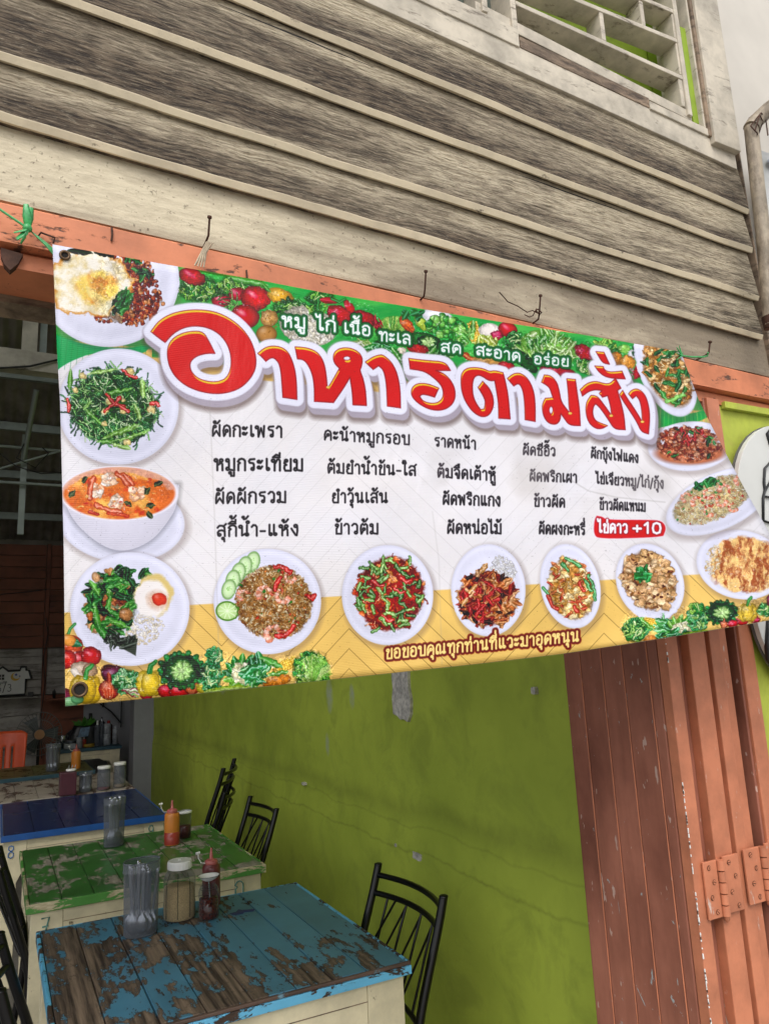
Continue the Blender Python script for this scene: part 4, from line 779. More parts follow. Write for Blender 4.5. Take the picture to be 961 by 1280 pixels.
def green_wall():
    t = NT('olive_green_plaster')
    big = t.noise(1.1, 6, .6); mid = t.noise(5, 7, .65, dist=.6); fine = t.noise(90, 4, .6)
    c = t.mix(t.ramp(big, [(.3, 0.), (.7, 1.)]), srgb('8ea035'), srgb('bccd4c'))
    c = t.mix(t.ramp(mid, [(.33, .4), (.5, 0.)]), c, srgb('7c8a34'))
    # soot band and cracks where the render was patched, running along the wall
    z = t.n('SeparateXYZ', n_0=t.tc.outputs['Object'])
    zz = t.math('ADD', z.outputs[2], t.math('MULTIPLY', t.noise(2.2, 5, .6), .12))
    for h, w, s in ((1.06, .06, .32), (.905, .008, .4), (1.0, .008, .25)):
        d = t.math('ABSOLUTE', t.math('SUBTRACT', zz, h), 0)
        k = t.math('MULTIPLY', t.ramp(d, [(0, 1.), (w, 0.)]), t.ramp(t.noise(6, 6, .7), [(.38, .15), (.62, s)]))
        c = t.mix(k, c, srgb('4b4c1e'))
    yy = z.outputs[1]
    for (y0, z0, wy, wz) in ((3.55, 1.43, .05, .09), (3.28, 1.44, .035, .07), (3.6, 1.19, .03, .06), (5.6, 1.45, .10, .06)):   # soft bluish highlights painted into the wall colour
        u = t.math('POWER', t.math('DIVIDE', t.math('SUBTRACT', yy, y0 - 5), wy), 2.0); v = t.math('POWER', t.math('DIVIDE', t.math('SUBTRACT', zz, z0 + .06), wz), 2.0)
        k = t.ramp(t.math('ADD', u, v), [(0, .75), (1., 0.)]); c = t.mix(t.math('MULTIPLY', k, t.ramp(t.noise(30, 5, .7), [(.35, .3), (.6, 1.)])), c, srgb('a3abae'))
    spots = t.noise(26, 5, .7)
    c = t.mix(t.ramp(spots, [(.70, 0.), (.74, .6)]), c, srgb('585c30'))
    t.bump(t.math('ADD', t.math('MULTIPLY', mid, 1), t.math('MULTIPLY', fine, .2)), .35, .006)
    return t.out(c, .62)
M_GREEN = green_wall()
M_POST = worn('lime_green_wall_paint', 'b0bb42', 'b3925a', .66, 5, (1.5, 1, .8), .65, .12, dirt=.15, under2='8f9c3a')
M_LIMEIN = plain('inner_lime_board', '86a026', .7, var=.15, scale=12)
M_WHITEPANEL = plain('white_sheet_wall', 'c9c3b8', .55, var=.08, scale=3)
M_TARP = plain('grey_white_vinyl', 'b4b5b2', .4, var=.1, scale=4)
M_PIPE = worn('dirty_plastic_pipe', 'a0937f', '5d4c3b', .66, 11, (1, 1, .4), .6, .08, dirt=.4)
M_RUST = plain('rusty_iron', '4a3024', .8, .3, var=.35, scale=60, bump=.5)
M_BLACKPAINT = plain('black_outline_paint', '15171a', .45)
M_SIGNWHITE = plain('white_sign_board', 'c6c7c3', .4, var=.04, scale=5)
M_SIGNEDGE = plain('dark_sign_edge', '5c5c5a', .5)
M_GREENTIE = plain('green_plastic_string', '3fa05a', .35, var=.25, scale=120)
M_WHITETIE = plain('frayed_white_tape', 'c9b9a0', .8, var=.2, scale=90)
M_BLACKMETAL = plain('black_gloss_steel_tube', '0e0e10', .28, .2, var=.1)
M_BLACKSEAT = plain('black_vinyl_seat', '17171a', .45)
M_CREAMTABLE = worn('cream_table_paint', 'd6ccab', '8a7a5c', .86, 9, (1, 1, 1), .55, .02, dirt=.16)
M_BLUETOP = worn('flaking_sky_blue_paint', '4b829c', '85725f', .53, 3.6, (2.0, .8, 1), .36, .008, dirt=.22, fine=.36, under2='2c2019', rnd=0, var=.05, bias=(.13, .07))
M_BLUEEDGE = worn('sky_blue_edge_paint', '62b2d6', '4a382b', .56, 7, (.8, 1, 2), .5, .01, dirt=.08, rnd=0)
M_GREENTOP = worn('flaking_green_paint', '3c7234', '9c968a', .555, 4.6, (1.5, .9, 1), .34, .006, dirt=.25, fine=.34, under2='7a7467', rnd=0)
M_GREENEDGE = worn('green_over_cream_edge', '4a8a3a', 'c9bf9f', .52, 8, (.7, 1, 3), .5, .01, dirt=.15, rnd=0, under2='a89c7c')
M_LIP = worn('scuffed_brown_lip', '5a463a', '7fa7b8', .72, 8, (1, 1, 1), .6, .02, dirt=.3, rnd=0)
M_NAVYTOP = worn('deep_blue_table_paint', '172c58', '4a4538', .80, 5, (1, 1, 1), .22, .02, dirt=.2, rnd=0)
M_NAVYEDGE = plain('bright_blue_edge', '1c5296', .4)
M_PALETOP = worn('white_plank_table_paint', 'a99f92', '5e4338', .60, 5, (2, .8, 1), .5, .02, dirt=.3, rnd=0)
M_OLIVETOP = worn('olive_table_paint', '6d6a3c', '4a3c2a', .62, 5, (2, .8, 1), .45, .02, dirt=.3, rnd=0)
M_DARKBLUE = plain('dark_teal_edge', '2c4f5c', .5)
M_PILLAR = plain('grey_pillar_paint', '8d8f92', .7, var=.1, scale=3)
M_BROWNBOARD = worn('old_red_brown_boards', '7a4630', '4c3326', .82, 4, (.5, 1, 4), .7, .05, dirt=.3)
M_GREYBOARD = worn('white_washed_boards', 'a39e98', '6b5f58', .74, 5, (.6, 1, 4), .75, .08, dirt=.3)
M_ROOF = plain('grey_fibre_cement_sheet', '8d8882', .9, var=.3, scale=2.5, bump=.4)
M_PURLIN = plain('galvanised_purlin', '8f9996', .5, .2, var=.15, scale=5)
M_BEAMWHITE = worn('dusty_white_beam', 'b7b2a6', '6d6252', .8, 5, (1, 1, 1), .7, .05, dirt=.3)
M_FLOOR = plain('worn_cement_floor', '6e6a63', .7, var=.25, scale=4, bump=.2)
M_GROUND = plain('concrete_pavement', '9a958c', .85, var=.18, scale=3, bump=.3)
M_ROAD = plain('street_asphalt', (.06, .06, .062, 1), .9, var=.25, scale=30, bump=.4)
M_STEEL = plain('stainless_cutlery', 'b8bcc2', .22, .95, var=.08, scale=60)
M_ORANGECHAIR = plain('orange_plastic', 'e2572a', .4, var=.05)
M_WHITECAP = plain('white_plastic_cap', 'e6e6e2', .4, var=.03)
M_REDCAP = plain('dusty_pink_plastic', 'b0605a', .4)
M_GRAIN = plain('ground_peanut_grains', 'cdb184', .85, var=.35, scale=400, bump=.6)
M_GROUTD = plain('dark_gap', '17130f', .9)
def clear(name, tint, op=.25, rough=.15):
    t = NT(name); c = srgb(tint)
    tr = t.n('BsdfTransparent', i_Color=tuple(.55 + .45 * v for v in c[:3]) + (1,))
    t.b.inputs['Base Color'].default_value = c; t.b.inputs['Roughness'].default_value = rough
    fr = t.n('LayerWeight', i_Blend=.35).outputs['Facing']
    mx = t.n('MixShader'); f = t.math('ADD', t.math('MULTIPLY', t.math('POWER', fr, 2.0), .6), op, True)
    t.set(mx.inputs[0], f); t.t.links.new(tr.outputs[0], mx.inputs[1]); t.t.links.new(t.b.outputs[0], mx.inputs[2])
    t.t.links.new(mx.outputs[0], t.t.nodes['Material Output'].inputs[0]); return t.m
M_CLEAR = clear('clear_frosted_plastic', '8a9099', .30, .25)
M_GLASS = clear('clear_jar_glass', 'b0b8b6', .02, .05)
M_ORANGEPL = plain('orange_sauce_bottle', 'cc7f35', .3, var=.08)
M_REDSAUCE = plain('red_chilli_sauce', '9c3a30', .3, var=.1)
M_DARKSAUCE = plain('dark_red_chilli_sauce', '5a2523', .3)
M_CHILLI = plain('chilli_flakes_in_oil', '4a140b', .12, var=.9, scale=140)
M_PURPLE = plain('maroon_cutlery_box', '4f2530', .3)

# ================================================================== GROUND AND FLOOR
def sheet(name, x0, x1, y0, y1, z, m, th=.1):
    return tag(MB().box(x0, x1, y0, y1, z - th, z).build(name, m), kind='structure')
sheet('ground', -150, 150, -150, 150, -.16, M_GROUND)
sheet('road', -150, 150, -9, -3.2, -.156 + .004, M_ROAD, .02)
sheet('pavement', -30, 30, -3.2, 1.1, -.02, M_GROUND, .13)
sheet('floor', -2.6, 3.4, 1.1, 10.5, 0, M_FLOOR, .14)

# ================================================================== FACADE SIDING (lapped boards)
LX0, LX1 = .65, 1.757
LINES = [(2.950, 2.893), (2.817, 2.761), (2.680, 2.638), (2.535, 2.497), (2.424, 2.383), (2.299, 2.279)]
def zl(k, x):
    a, b = LINES[k]; return a + (b - a) / (LX1 - LX0) * (x - LX0)
wall = thing('siding_wall', (0, 0, 0), 'weathered cream lapped timber boards above the salmon lintel', 'wall')
def plank(k, x0, x1, mat, edge=True):
    n = 90; random.seed(k * 13); vs = []; fs = []; lo, hi = k + 1, k
    for i in range(n + 1):
        x = x0 + (x1 - x0) * i / n
        jz = .0022 * mnoise.noise(Vector((x * 6, k * 9.1, 0))) + .001 * mnoise.noise(Vector((x * 40, k * 3.1, 5)))
        jy = .003 * mnoise.noise(Vector((x * 3, k * 5.1, 9)))
        fz = (1.133 if edge else 1.144) / 1.15      # the edges were measured on the plane y = 1.15
        zb = 1.6 + (zl(lo, x) - 1.6) * fz + jz; zt = zl(hi, x) + .004
        th = .016 if edge else .006
        prof = [(1.165, zb + .004), (1.140, zb + .0015), (1.1345 + jy, zb), (1.1295 + jy, zb + .0115 + jz), (1.130 + jy, zb + .0128 + jz), (1.138, zb + (zt - zb) * .55), (1.147, zt), (1.165, zt)] if edge else [(1.165, zb), (1.144, zb), (1.143 + jy, zb + .004), (1.143 + jy, zb + .01), (1.144 + jy, zb + .018), (1.146, zb + (zt - zb) * .55), (1.149, zt), (1.165, zt)]
        vs += [(x, y, z) for y, z in prof]
    m = 8
    for i in range(n):
        for j in range(m):
            a = i * m + j; b = i * m + (j + 1) % m
            fs.append((a, b, b + m, a + m))
    fs += [tuple(range(m)), tuple(reversed(range(n * m, n * m + m)))]
    mb = MB(); mb.add(vs, fs); o = mb.build('plank', mat, wall)
    at = o.data.attributes.new('board_height', 'FLOAT', 'POINT'); at.data.foreach_set('value', [(0, 0, 0, .05, .1, .55, 1, 1)[q % 8] for q in range(len(vs))])
    if edge:
        o.data.materials.append(M_CREAM)
        for q, p in enumerate(o.data.polygons):
            if q < n * m and q % m in (1, 2, 3): p.material_index = 1
    return o
for k, x1 in ((0, 1.755), (1, 1.745), (2, 1.738), (3, 1.730)): plank(k, -2.2, x1, M_SIDING)
plank(4, -2.2, 1.768, M_LOWBOARD, edge=False)
# plain boarding further up and round the opening, outside the picture
MB().box(-2.2, .55, 1.13, 1.16, 2.99, 5.2).build('plank', M_SIDING, wall)
MB().box(.55, 1.79, 1.13, 1.16, 3.62, 5.2).build('plank', M_SIDING, wall)
MB().box(-2.2, 1.70, 1.168, 1.19, 2.30, 2.93).build('backing_board', M_BROWNWOOD, wall)
# small blemishes in the boards
for x, k, f in ((.18, 2, .4), (.97, 1, .6), (.52, 3, .55), (1.33, 1, .5), (.75, 0, .5), (.30, 3, .3), (1.1, 3, .4)):
    zb, zt = zl(k + 1, x), zl(k, x); z = zb + (zt - zb) * f; y = 1.136 + .010 * f
    MB().prism([(x + .0025 * math.cos(a * 1.05), z + .0035 * math.sin(a * 1.05)) for a in range(6)], y - .001, y + .02).build('nail_hole', M_RUST, wall)

for k, xa, xb, f in ((1, .30, .62, .80), (2, .95, 1.30, .85), (1, 1.05, 1.22, .35)):
    m = MB(); n = 16; up_ = []; dn_ = []
    for i in range(n + 1):
        x = xa + (xb - xa) * i / n; zb = 1.6 + (zl(k + 1, x) - 1.6) * .985; zt = zl(k, x); z = zb + (zt - zb) * f + .003 * mnoise.noise(Vector((x * 14, k, 0))); h_ = .0016 * math.sin(math.pi * i / n) + .0003
        up_.append((x, z + h_)); dn_.append((x, z - h_))
    yf_ = 1.130 + .017 * (f if f < .55 else .47 + (f - .55) * 1.15)
    m.prism(up_ + dn_[::-1], yf_ - .0006, yf_ + .01); m.build('split', M_GROUTD, wall)

# ================================================================== LINTEL
lint = thing('door_lintel', (0, 0, 0), 'salmon painted timber lintel over the shop opening, dark flakes along it', 'beam')
def rough_bar(name, x0, x1, zt, zb, yf, yb, m, par, amp=.0015):
    n = 80; vs = []; fs = []
    for i in range(n + 1):
        x = x0 + (x1 - x0) * i / n; j = [amp * mnoise.noise(Vector((x * 25, q * 7.3, zt(x)))) for q in range(4)]
        vs += [(x, yf + j[0], zb(x) + j[1]), (x, yf + j[2] * .5, zb(x) + .004), (x, yf + j[2] * .5, zt(x) - .004), (x, yf + .004, zt(x) + j[3]), (x, yb, zt(x)), (x, yb, zb(x))]
    for i in range(n):
        for j in range(6):
            a = i * 6 + j; b = i * 6 + (j + 1) % 6; fs.append((a, b, b + 6, a + 6))
    fs += [tuple(range(6)), tuple(reversed(range(n * 6, n * 6 + 6)))]
    mb = MB(); mb.add(vs, fs); return mb.build(name, m, par)
def ml(x, y): return 1.6 + (zl(5, x) - 1.6) * y / 1.15
rough_bar('upper_beam', -2.2, 2.4, lambda x: ml(x, 1.128), lambda x: ml(x, 1.128) - .064, 1.128, 1.24, M_SALMON, lint)
rough_bar('lower_beam', -2.2, 2.4, lambda x: ml(x, 1.128) - .066, lambda x: zl(5, x) - .108, 1.146, 1.24, M_SALMON, lint)
MB().box(-2.2, 2.4, 1.24, 1.30, 2.19, 2.96).build('backing_board', M_BROWNWOOD, lint)

# nails, ties (positions measured on the plane y = 1.15, brought to their real distance)
def rp(q): k = q[1] / 1.15; return (q[0] * k, q[1], 1.6 + (q[2] - 1.6) * k)
def nail(pts, label, r=.0018):
    t = thing('nail', pts[0], label, 'nail', 'rusty nails above the banner'); pts = [rp(q) for q in pts]; pts[0] = (pts[1][0], 1.15, pts[1][2] - .002); t.location = pts[0]; o = Vector(pts[0]); pts = [Vector(p) - o for p in pts]
    MB().tube(pts, r, 7).build('shank', M_RUST, t)
    d = (pts[-1] - pts[-2]).normalized(); MB().tube([pts[-1] - d * .001, pts[-1] + d * .0025], r * 2.1, 8).build('head', M_RUST, t)
nail([(.283, 1.15, 2.315), (.281, 1.112, 2.318), (.285, 1.104, 2.33), (.287, 1.098, 2.365)], 'leftmost nail, bent upright, with frayed tape hanging from it')
nail([(.713, 1.15, 2.299), (.713, 1.115, 2.301), (.716, 1.106, 2.315), (.721, 1.10, 2.356)], 'bare straight nail standing above the middle of the banner')
nail([(.998, 1.15, 2.303), (.999, 1.113, 2.304), (1.003, 1.104, 2.318), (1.011, 1.10, 2.361)], 'nail with thin rusty wire wound round its foot')
nail([(1.52, 1.15, 2.302), (1.524, 1.11, 2.304), (1.535, 1.104, 2.312), (1.545, 1.10, 2.341)], 'rightmost nail, hooked by green string from the banner corner', .0022)
w = MB(); w.tube([rp(q) for q in [(.90, 1.108, 2.348), (.915, 1.106, 2.335), (.92, 1.106, 2.33), (.945, 1.105, 2.325), (.97, 1.105, 2.315), (.985, 1.104, 2.322), (1.0, 1.10, 2.318), (1.008, 1.098, 2.325), (.996, 1.097, 2.328), (.985, 1.105, 2.31), (.975, 1.106, 2.305), (.962, 1.106, 2.308)]], .0012, 5)
w.tube([rp(q) for q in [(.992, 1.10, 2.32), (1.0, 1.092, 2.328), (1.01, 1.096, 2.322), (1.004, 1.104, 2.316), (.993, 1.10, 2.324)]], .0014, 5)
tag(w.build('rusty_wire', M_RUST), 'thin twisted rusty wire on the third nail', 'wire')
st = MB()
for x, z in ((.128, 2.282), (.352, 2.255)): st.tube([rp(v) for v in [(x, 1.126, z), (x + .001, 1.122, z + .012), (x, 1.126, z + .024)]], .0018, 5)
st.build('staple', M_RUST, lint)
tp = MB()
for q in range(4): tp.tube([rp(v) for v in [(.283 + .003 * q, 1.10, 2.318), (.275 + .002 * q, 1.108, 2.298), (.262 + .005 * q, 1.115, 2.268)]], [.0022, .003, .002], 6, flat=.5)
tag(tp.build('frayed_tape', M_WHITETIE), 'frayed off-white tape from the bent nail to the banner top', 'tape')
gs = MB()
kx, kz = .006, 2.275
GROM = tuple(float(v) for v in unproject(80, 317, 1.103))
for q in range(7):
    a = .0022 * (q - 3)
    gs.tube([rp((kx + a * .3, 1.112, kz - a * .3)), rp((kx + .028, 1.108, kz - .022 + a * .4)), rp((kx + .052 + a * .1, 1.105, kz - .046 + a)), GROM], [.0014, .002, .002, .0012], 5, flat=.5)
for dx, dz in ((-.004, .040), (.004, .036), (-.014, -.022), (-.008, -.028), (-.018, -.012)):
    gs.tube([rp(v) for v in [(kx, 1.108, kz), (kx + dx * .3, 1.100, kz + dz * .5), (kx + dx, 1.104, kz + dz)]], [.004, .0065, .0035], 6, flat=.25)
gs.tube([rp(v) for v in [(-.09, 1.125, 2.335), (-.03, 1.112, 2.295), (kx, 1.108, kz)]], .002, 5)
gs.lathe((rp((kx, 1.106, kz))[0], 1.106, rp((kx, 1.106, kz))[2] - .007), [(0, 0), (.006, .003), (.007, .007), (.005, .012), (0, .014)], 10)
tag(gs.build('green_string', M_GREENTIE), 'green plastic string knotted at the lintel, tied to the top left banner corner', 'string')
g2 = MB(); g2.tube([rp(v) for v in [(1.435, 1.10, 2.288), (1.47, 1.103, 2.290), (1.51, 1.104, 2.296), (1.528, 1.104, 2.302), (1.532, 1.098, 2.312)]], .0022, 5)
for dx, dz in ((-.014, .02), (-.004, .026), (-.018, .004), (.008, .012), (-.02, -.014)): g2.tube([rp((1.435, 1.098, 2.288)), rp((1.435 + dx, 1.094, 2.288 + dz))], [.003, .001], 5, flat=.5)
tag(g2.build('green_string', M_GREENTIE), 'short green string from the top right banner corner to the rightmost nail', 'string')
MB().tube([rp(v) for v in [(.02, 1.126, 2.262), (.025, 1.12, 2.272), (.045, 1.12, 2.268), (.043, 1.126, 2.258)]], .0016, 5).build('hook', M_RUST, lint)
ch = MB(); ch.prism([(-.028, 2.226), (.002, 2.222), (-.004, 2.205), (-.014, 2.192), (-.022, 2.20), (-.027, 2.212)], 1.135, 1.15)
ch.build('gouge', M_RUST, lint)

# ================================================================== VENT WINDOW over the siding
win = thing('vent_window', (0, 1.15, 2.95), 'dirty white slatted timber vent window with lime green behind it', 'window')
def wb(name, m, *a, bevel=.002):
    k = min(1, a[2] / 1.15); a = (a[0] * k, a[1] * k, a[2], a[3], 1.6 + (a[4] - 1.6) * k, 1.6 + (a[5] - 1.6) * k)
    return MB().box(*a).build(name, m, win, bevel, (0, -1.15, -2.95))
def sbar(name, m, x0, x1, zt, zb, yf, yb):     # bar following the sag of the siding lines
    k = min(1, yf / 1.15); x0 *= k; x1 *= k; zt_, zb_ = zt, zb; zt = lambda x: 1.6 + (zt_(x / k) - 1.6) * k; zb = lambda x: 1.6 + (zb_(x / k) - 1.6) * k
    mb = MB(); mb.hexa([(x0, yf, zb(x0)), (x0, yf, zt(x0)), (x0, yb, zt(x0)), (x0, yb, zb(x0)), (x1, yf, zb(x1)), (x1, yf, zt(x1)), (x1, yb, zt(x1)), (x1, yb, zb(x1))])
    return mb.build(name, m, win, .0015, (0, -1.15, -2.95))
base = lambda x: zl(0, x)
sbar('sill', M_WHITEWOOD, .45, 1.762, lambda x: base(x) + .068, base, 1.136, 1.165)
sbar('sill_piece', M_WHITEWOOD, .45, 1.02, lambda x: base(x) + .118, lambda x: base(x) + .069, 1.132, 1.165)
sbar('sill_piece', M_BROWNWOOD, 1.022, 1.44, lambda x: base(x) + .100, lambda x: base(x) + .069, 1.134, 1.165)
sbar('sill_piece', M_WHITEWOOD, 1.442, 1.70, lambda x: base(x) + .092, lambda x: base(x) + .069, 1.131, 1.165)
sbar('bottom_rail', M_WHITEWOOD, .9, 1.60, lambda x: 3.062 + (x - 1.1) * -.08, lambda x: 3.03 + (x - 1.1) * -.075, 1.146, 1.20)
for a, b in ((3.118, 3.118), (3.206, 3.238), (3.30, 3.335), (3.41, 3.45), (3.51, 3.55)):
    f = lambda x, a=a, b=b: a + (b - a) * (x - 1.1) / .5
    sbar('slat', M_WHITEWOOD, 1.02, 1.60, lambda x: f(x) + .013, lambda x: f(x), 1.142, 1.198)
for x, z0, z1 in ((1.012, 3.04, 3.62), (1.598, 3.01, 3.62)):
    wb('divider', M_WHITEWOOD, x - .008, x + .008, 1.139, 1.215, z0, z1)
for x, z0, z1 in ((1.303, 3.131, 3.217), (1.575, 3.03, 3.116), (1.585, 3.133, 3.236), (1.46, 3.235, 3.32), (1.15, 3.23, 3.31), (1.585, 3.25, 3.33)):
    wb('divider', M_WHITEWOOD, x - .007, x + .007, 1.144, 1.194, z0, z1)
wb('divider', M_WHITEWOOD, .92, .935, 1.139, 1.21, 3.06, 3.62)
wb('divider', M_WHITEWOOD, .80, .815, 1.139, 1.21, 3.06, 3.62)
wb('dusty_pane', plain('dusty_green_grey_pane', '4f5a52', .5, var=.3, scale=30), .45, 1.0, 1.212, 1.218, 3.03, 3.62)
wb('jamb', M_WHITEWOOD, 1.648, 1.655, 1.135, 1.20, 2.985, 3.62)
wb('jamb', M_BROWNWOOD, 1.664, 1.682, 1.128, 1.20, 2.97, 3.62)
wb('frame_board', M_WHITEWOOD, 1.686, 1.792, 1.120, 1.165, 2.958, 3.62)
wb('frame_board', M_WHITEWOOD, .45, 1.682, 1.124, 1.165, 3.60, 3.70)
wb('lime_back_board', M_LIMEIN, 1.0, 1.95, 1.27, 1.288, 2.97, 3.8)
wb('lime_reveal', M_LIMEIN, 1.606, 1.647, 1.20, 1.268, 2.99, 3.62)
wb('lime_reveal', M_LIMEIN, 1.6065, 1.6475, 1.150, 1.158, 2.992, 3.30)

# ================================================================== RIGHT SIDE: corner, pipe, white wall, tarp
p = thing('drain_pipe', (1.66, 1.05, 2.3), 'dirty plastic drain pipe at the end of the siding with a slanting branch', 'pipe')
pb = MB(); pts = [(1.693, 1.05, 2.93), (1.688, 1.05, 2.86), (1.680, 1.05, 2.75), (1.672, 1.05, 2.62), (1.662, 1.05, 2.52), (1.652, 1.05, 2.42), (1.646, 1.05, 2.36)]
pb.tube([(a - 1.66, b - 1.05, c - 2.3) for a, b, c in pts], .0175, 18); pb.build('upright', M_PIPE, p)
MB().tube([(.034, .0, .628), (.045, -.003, .645), (.09, -.02, .69), (.5, -.1, 1.02)], [.021, .020, .019, .019], 16).build('branch', M_PIPE, p)
MB().tube([(.015, -.02, .60), (.03, -.03, .645), (.055, -.02, .64), (.05, .0, .60), (.02, -.022, .592), (.008, -.015, .615), (.04, -.028, .655), (.07, -.02, .66), (.05, -.03, .59)], .0018, 5).build('wire', M_RUST, p)
MB().tube([(-.013, 0, .085), (-.01, 0, .055)], .0205, 16).build('joint', M_RUST, p)
cw = tag(MB().box(1.7565, 2.6, 1.1655, 1.20, 2.30, 5.2).build('white_wall', M_WHITEPANEL, None, .002), 'plain white sheet wall beyond the end of the siding', 'wall')
cs = MB(); cs.box(1.7565, 1.7615, 1.135, 1.164, 2.3, 5.2); cs.build('edge_strip', M_BROWNWOOD, cw)
tarp = thing('vinyl_sheet', (1.79, 1.1, 2.93), 'grey white vinyl sheet with a metal eyelet hanging behind the drain pipe', 'banner')
n1, n2 = 24, 24; vs = []; fs = []
for i in range(n1 + 1):
    for j in range(n2 + 1):
        u, v = i / n1, j / n2
        vs.append((u * .6 - .012 * math.sin(v * 3), .012 * math.sin(u * 28 + v * 5) * (.3 + v) + .008 * math.sin(v * 14 - u * 16) * (1 - v), -v * .56 - u * .03))
for i in range(n1):
    for j in range(n2): a = i * (n2 + 1) + j; fs.append((a, a + 1, a + n2 + 2, a + n2 + 1))
o = MB().add(vs, fs, True).build('sheet', M_TARP, tarp); sd = o.modifiers.new('thick', 'SOLIDIFY'); sd.thickness = .0012
MB().tube([(.035, -.008, -.035), (.035, -.004, -.035)], .011, 16).build('eyelet', M_STEEL, tarp)
MB().tube([(.035, -.0095, -.035), (.035, -.008, -.035)], .006, 12).build('eyelet_hole', M_BLACKPAINT, tarp)
MB().tube([(-.004, .0, .0), (-.01, .002, -.25), (-.012, .002, -.56)], .0035, 6).build('hem', M_TARP, tarp)

# ================================================================== LIME WALL AT RIGHT + SIGNS
post = tag(MB().box(1.532, 3.3, 1.150, 1.24, -.1, 2.185).build('lime_wall', M_POST, None, .003), 'lime green painted wall strip right of the folding doors', 'wall')
MB().box(1.55, 2.4, 1.136, 1.149, 2.165, 2.182).build('lime_edge_board', M_POST, post, .001)
def rrect(cx, cz, w, h, r, n=10):
    pts = []
    for q, (sx, sz) in enumerate(((1, 1), (-1, 1), (-1, -1), (1, -1))):
        for i in range(n + 1):
            a = math.pi / 2 * q + math.pi / 2 * i / n
            pts.append((cx + sx * (w / 2 - r) + r * math.cos(a), cz + sz * (h / 2 - r) + r * math.sin(a)))
    return pts
def sign(cx, cz, w, h, r, label):
    s = thing('hanging_sign', (cx, 1.11, cz), label, 'sign')
    MB().prism(rrect(0, 0, w, h, r), .003, .016).build('board', M_SIGNWHITE, s, .001)
    MB().prism(rrect(0, 0, w + .004, h + .004, r + .002), .017, .022).build('edge', M_SIGNEDGE, s)
    return s
s1 = sign(1.785, 1.80, .53, .66, .20, 'white rounded sign board with black bag drawing on the lime wall')
def ink(s, *lines, r=.0045):
    m = MB()
    for l in lines: m.tube([(x, 0, z) for x, z in l], r, 6, flat=.5)
    return m.build('outline_drawing', M_BLACKPAINT, s)
def inkw(s, lines, r):
    for l in lines: ink(s, [(x - 1.785, z - 1.80) for x, z in l], r=r)
inkw(s1, [[(1.72, 2.04), (1.66, 2.035), (1.625, 2.01), (1.614, 1.975), (1.613, 1.952)], [(1.613, 1.955), (1.602, 1.935), (1.590, 1.88), (1.66, 1.868), (1.74, 1.86)],
          [(1.604, 1.940), (1.66, 1.938), (1.74, 1.932)], [(1.613, 1.953), (1.645, 1.985), (1.70, 1.98)]], .0045)
inkw(s1, [[(1.68, 2.12), (1.655, 2.10), (1.66, 2.075), (1.70, 2.07)], [(1.62, 1.82), (1.59, 1.81), (1.605, 1.79), (1.64, 1.785)],
          [(1.60, 1.68), (1.556, 1.65), (1.54, 1.60), (1.535, 1.56), (1.56, 1.53)], [(1.57, 1.60), (1.55, 1.57), (1.60, 1.55)]], .007)
s2 = sign(1.80, 1.25, .48, .33, .12, 'second white sign board below the first, mostly out of sight at right')

# ================================================================== FOLDING DOOR
door = thing('folding_door', (1.26, 1.15, 0), 'salmon brown folding timber door pushed open against the lime wall', 'door')
O = (-1.26, -1.15, 0)
ys = [1.173, 1.203, 1.278, 1.345, 1.418, 1.478]
for a, b in zip(ys[:-1], ys[1:]):
    MB().box(1.262, 1.285, a + .0012, b - .0012, .02, 2.185).build('plank', M_LEAF, door, .003, O)
bd = MB()
for yy in ys[1:-1]:
    bd.tube([(1.2622, yy, .02), (1.2622, yy, 2.18)], .0016, 6)
bd.build('bead', M_SALMON2, door, loc=O)
def strip(name, x0, x1, y0, y1, m=M_SALMON2, bevel=.002):
    if y0 < 1.152: y0 += .018; y1 += .018
    return MB().box(x0, x1, y0, max(y1, y0 + .004), .02, 2.185).build(name, m, door, bevel, O)
strip('edge_stile', 1.262, 1.297, 1.128, 1.154)
cw_ = MB()
for k in range(260):
    z = .05 + 2.1 * random.random() ** 1.3; w = .0004 + .0014 * random.random() ** 3; L = .002 + .012 * random.random() ** 2
    if mnoise.noise(Vector((z * 3.1, 3, 1))) < -.15: continue
    cw_.box(1.2612, 1.262 + w, 1.1448, 1.1465, z, z + L)
cw_.build('chipped_edge', M_WHITECAP, door, loc=O)['kind'] = 'stuff'
strip('back_stile', 1.288, 1.31, 1.174, 1.48, M_LEAF)
strip('edge_stile', 1.332, 1.384, 1.128, 1.154)
strip('folded_leaf', 1.315, 1.38, 1.174, 1.48, M_LEAF)
strip('edge_stile', 1.401, 1.434, 1.130, 1.154)
strip('edge_stile', 1.435, 1.461, 1.134, 1.154)
strip('folded_leaf', 1.40, 1.455, 1.174, 1.48, M_LEAF)
strip('recess_board', 1.311, 1.331, 1.150, 1.40, M_LEAF)
strip('recess_board', 1.385, 1.400, 1.148, 1.40, M_LEAF)
fr = MB(); nn = 40; vs = []; fs = []
strip('frame_post', 1.488, 1.531, 1.120, 1.20)
strip('gap_shade_board', 1.462, 1.487, 1.175, 1.19, M_GROUTD)  # near-black board gives the gap its shade by colour
strip('frame_inner', 1.481, 1.4875, 1.126, 1.17, M_LEAF)
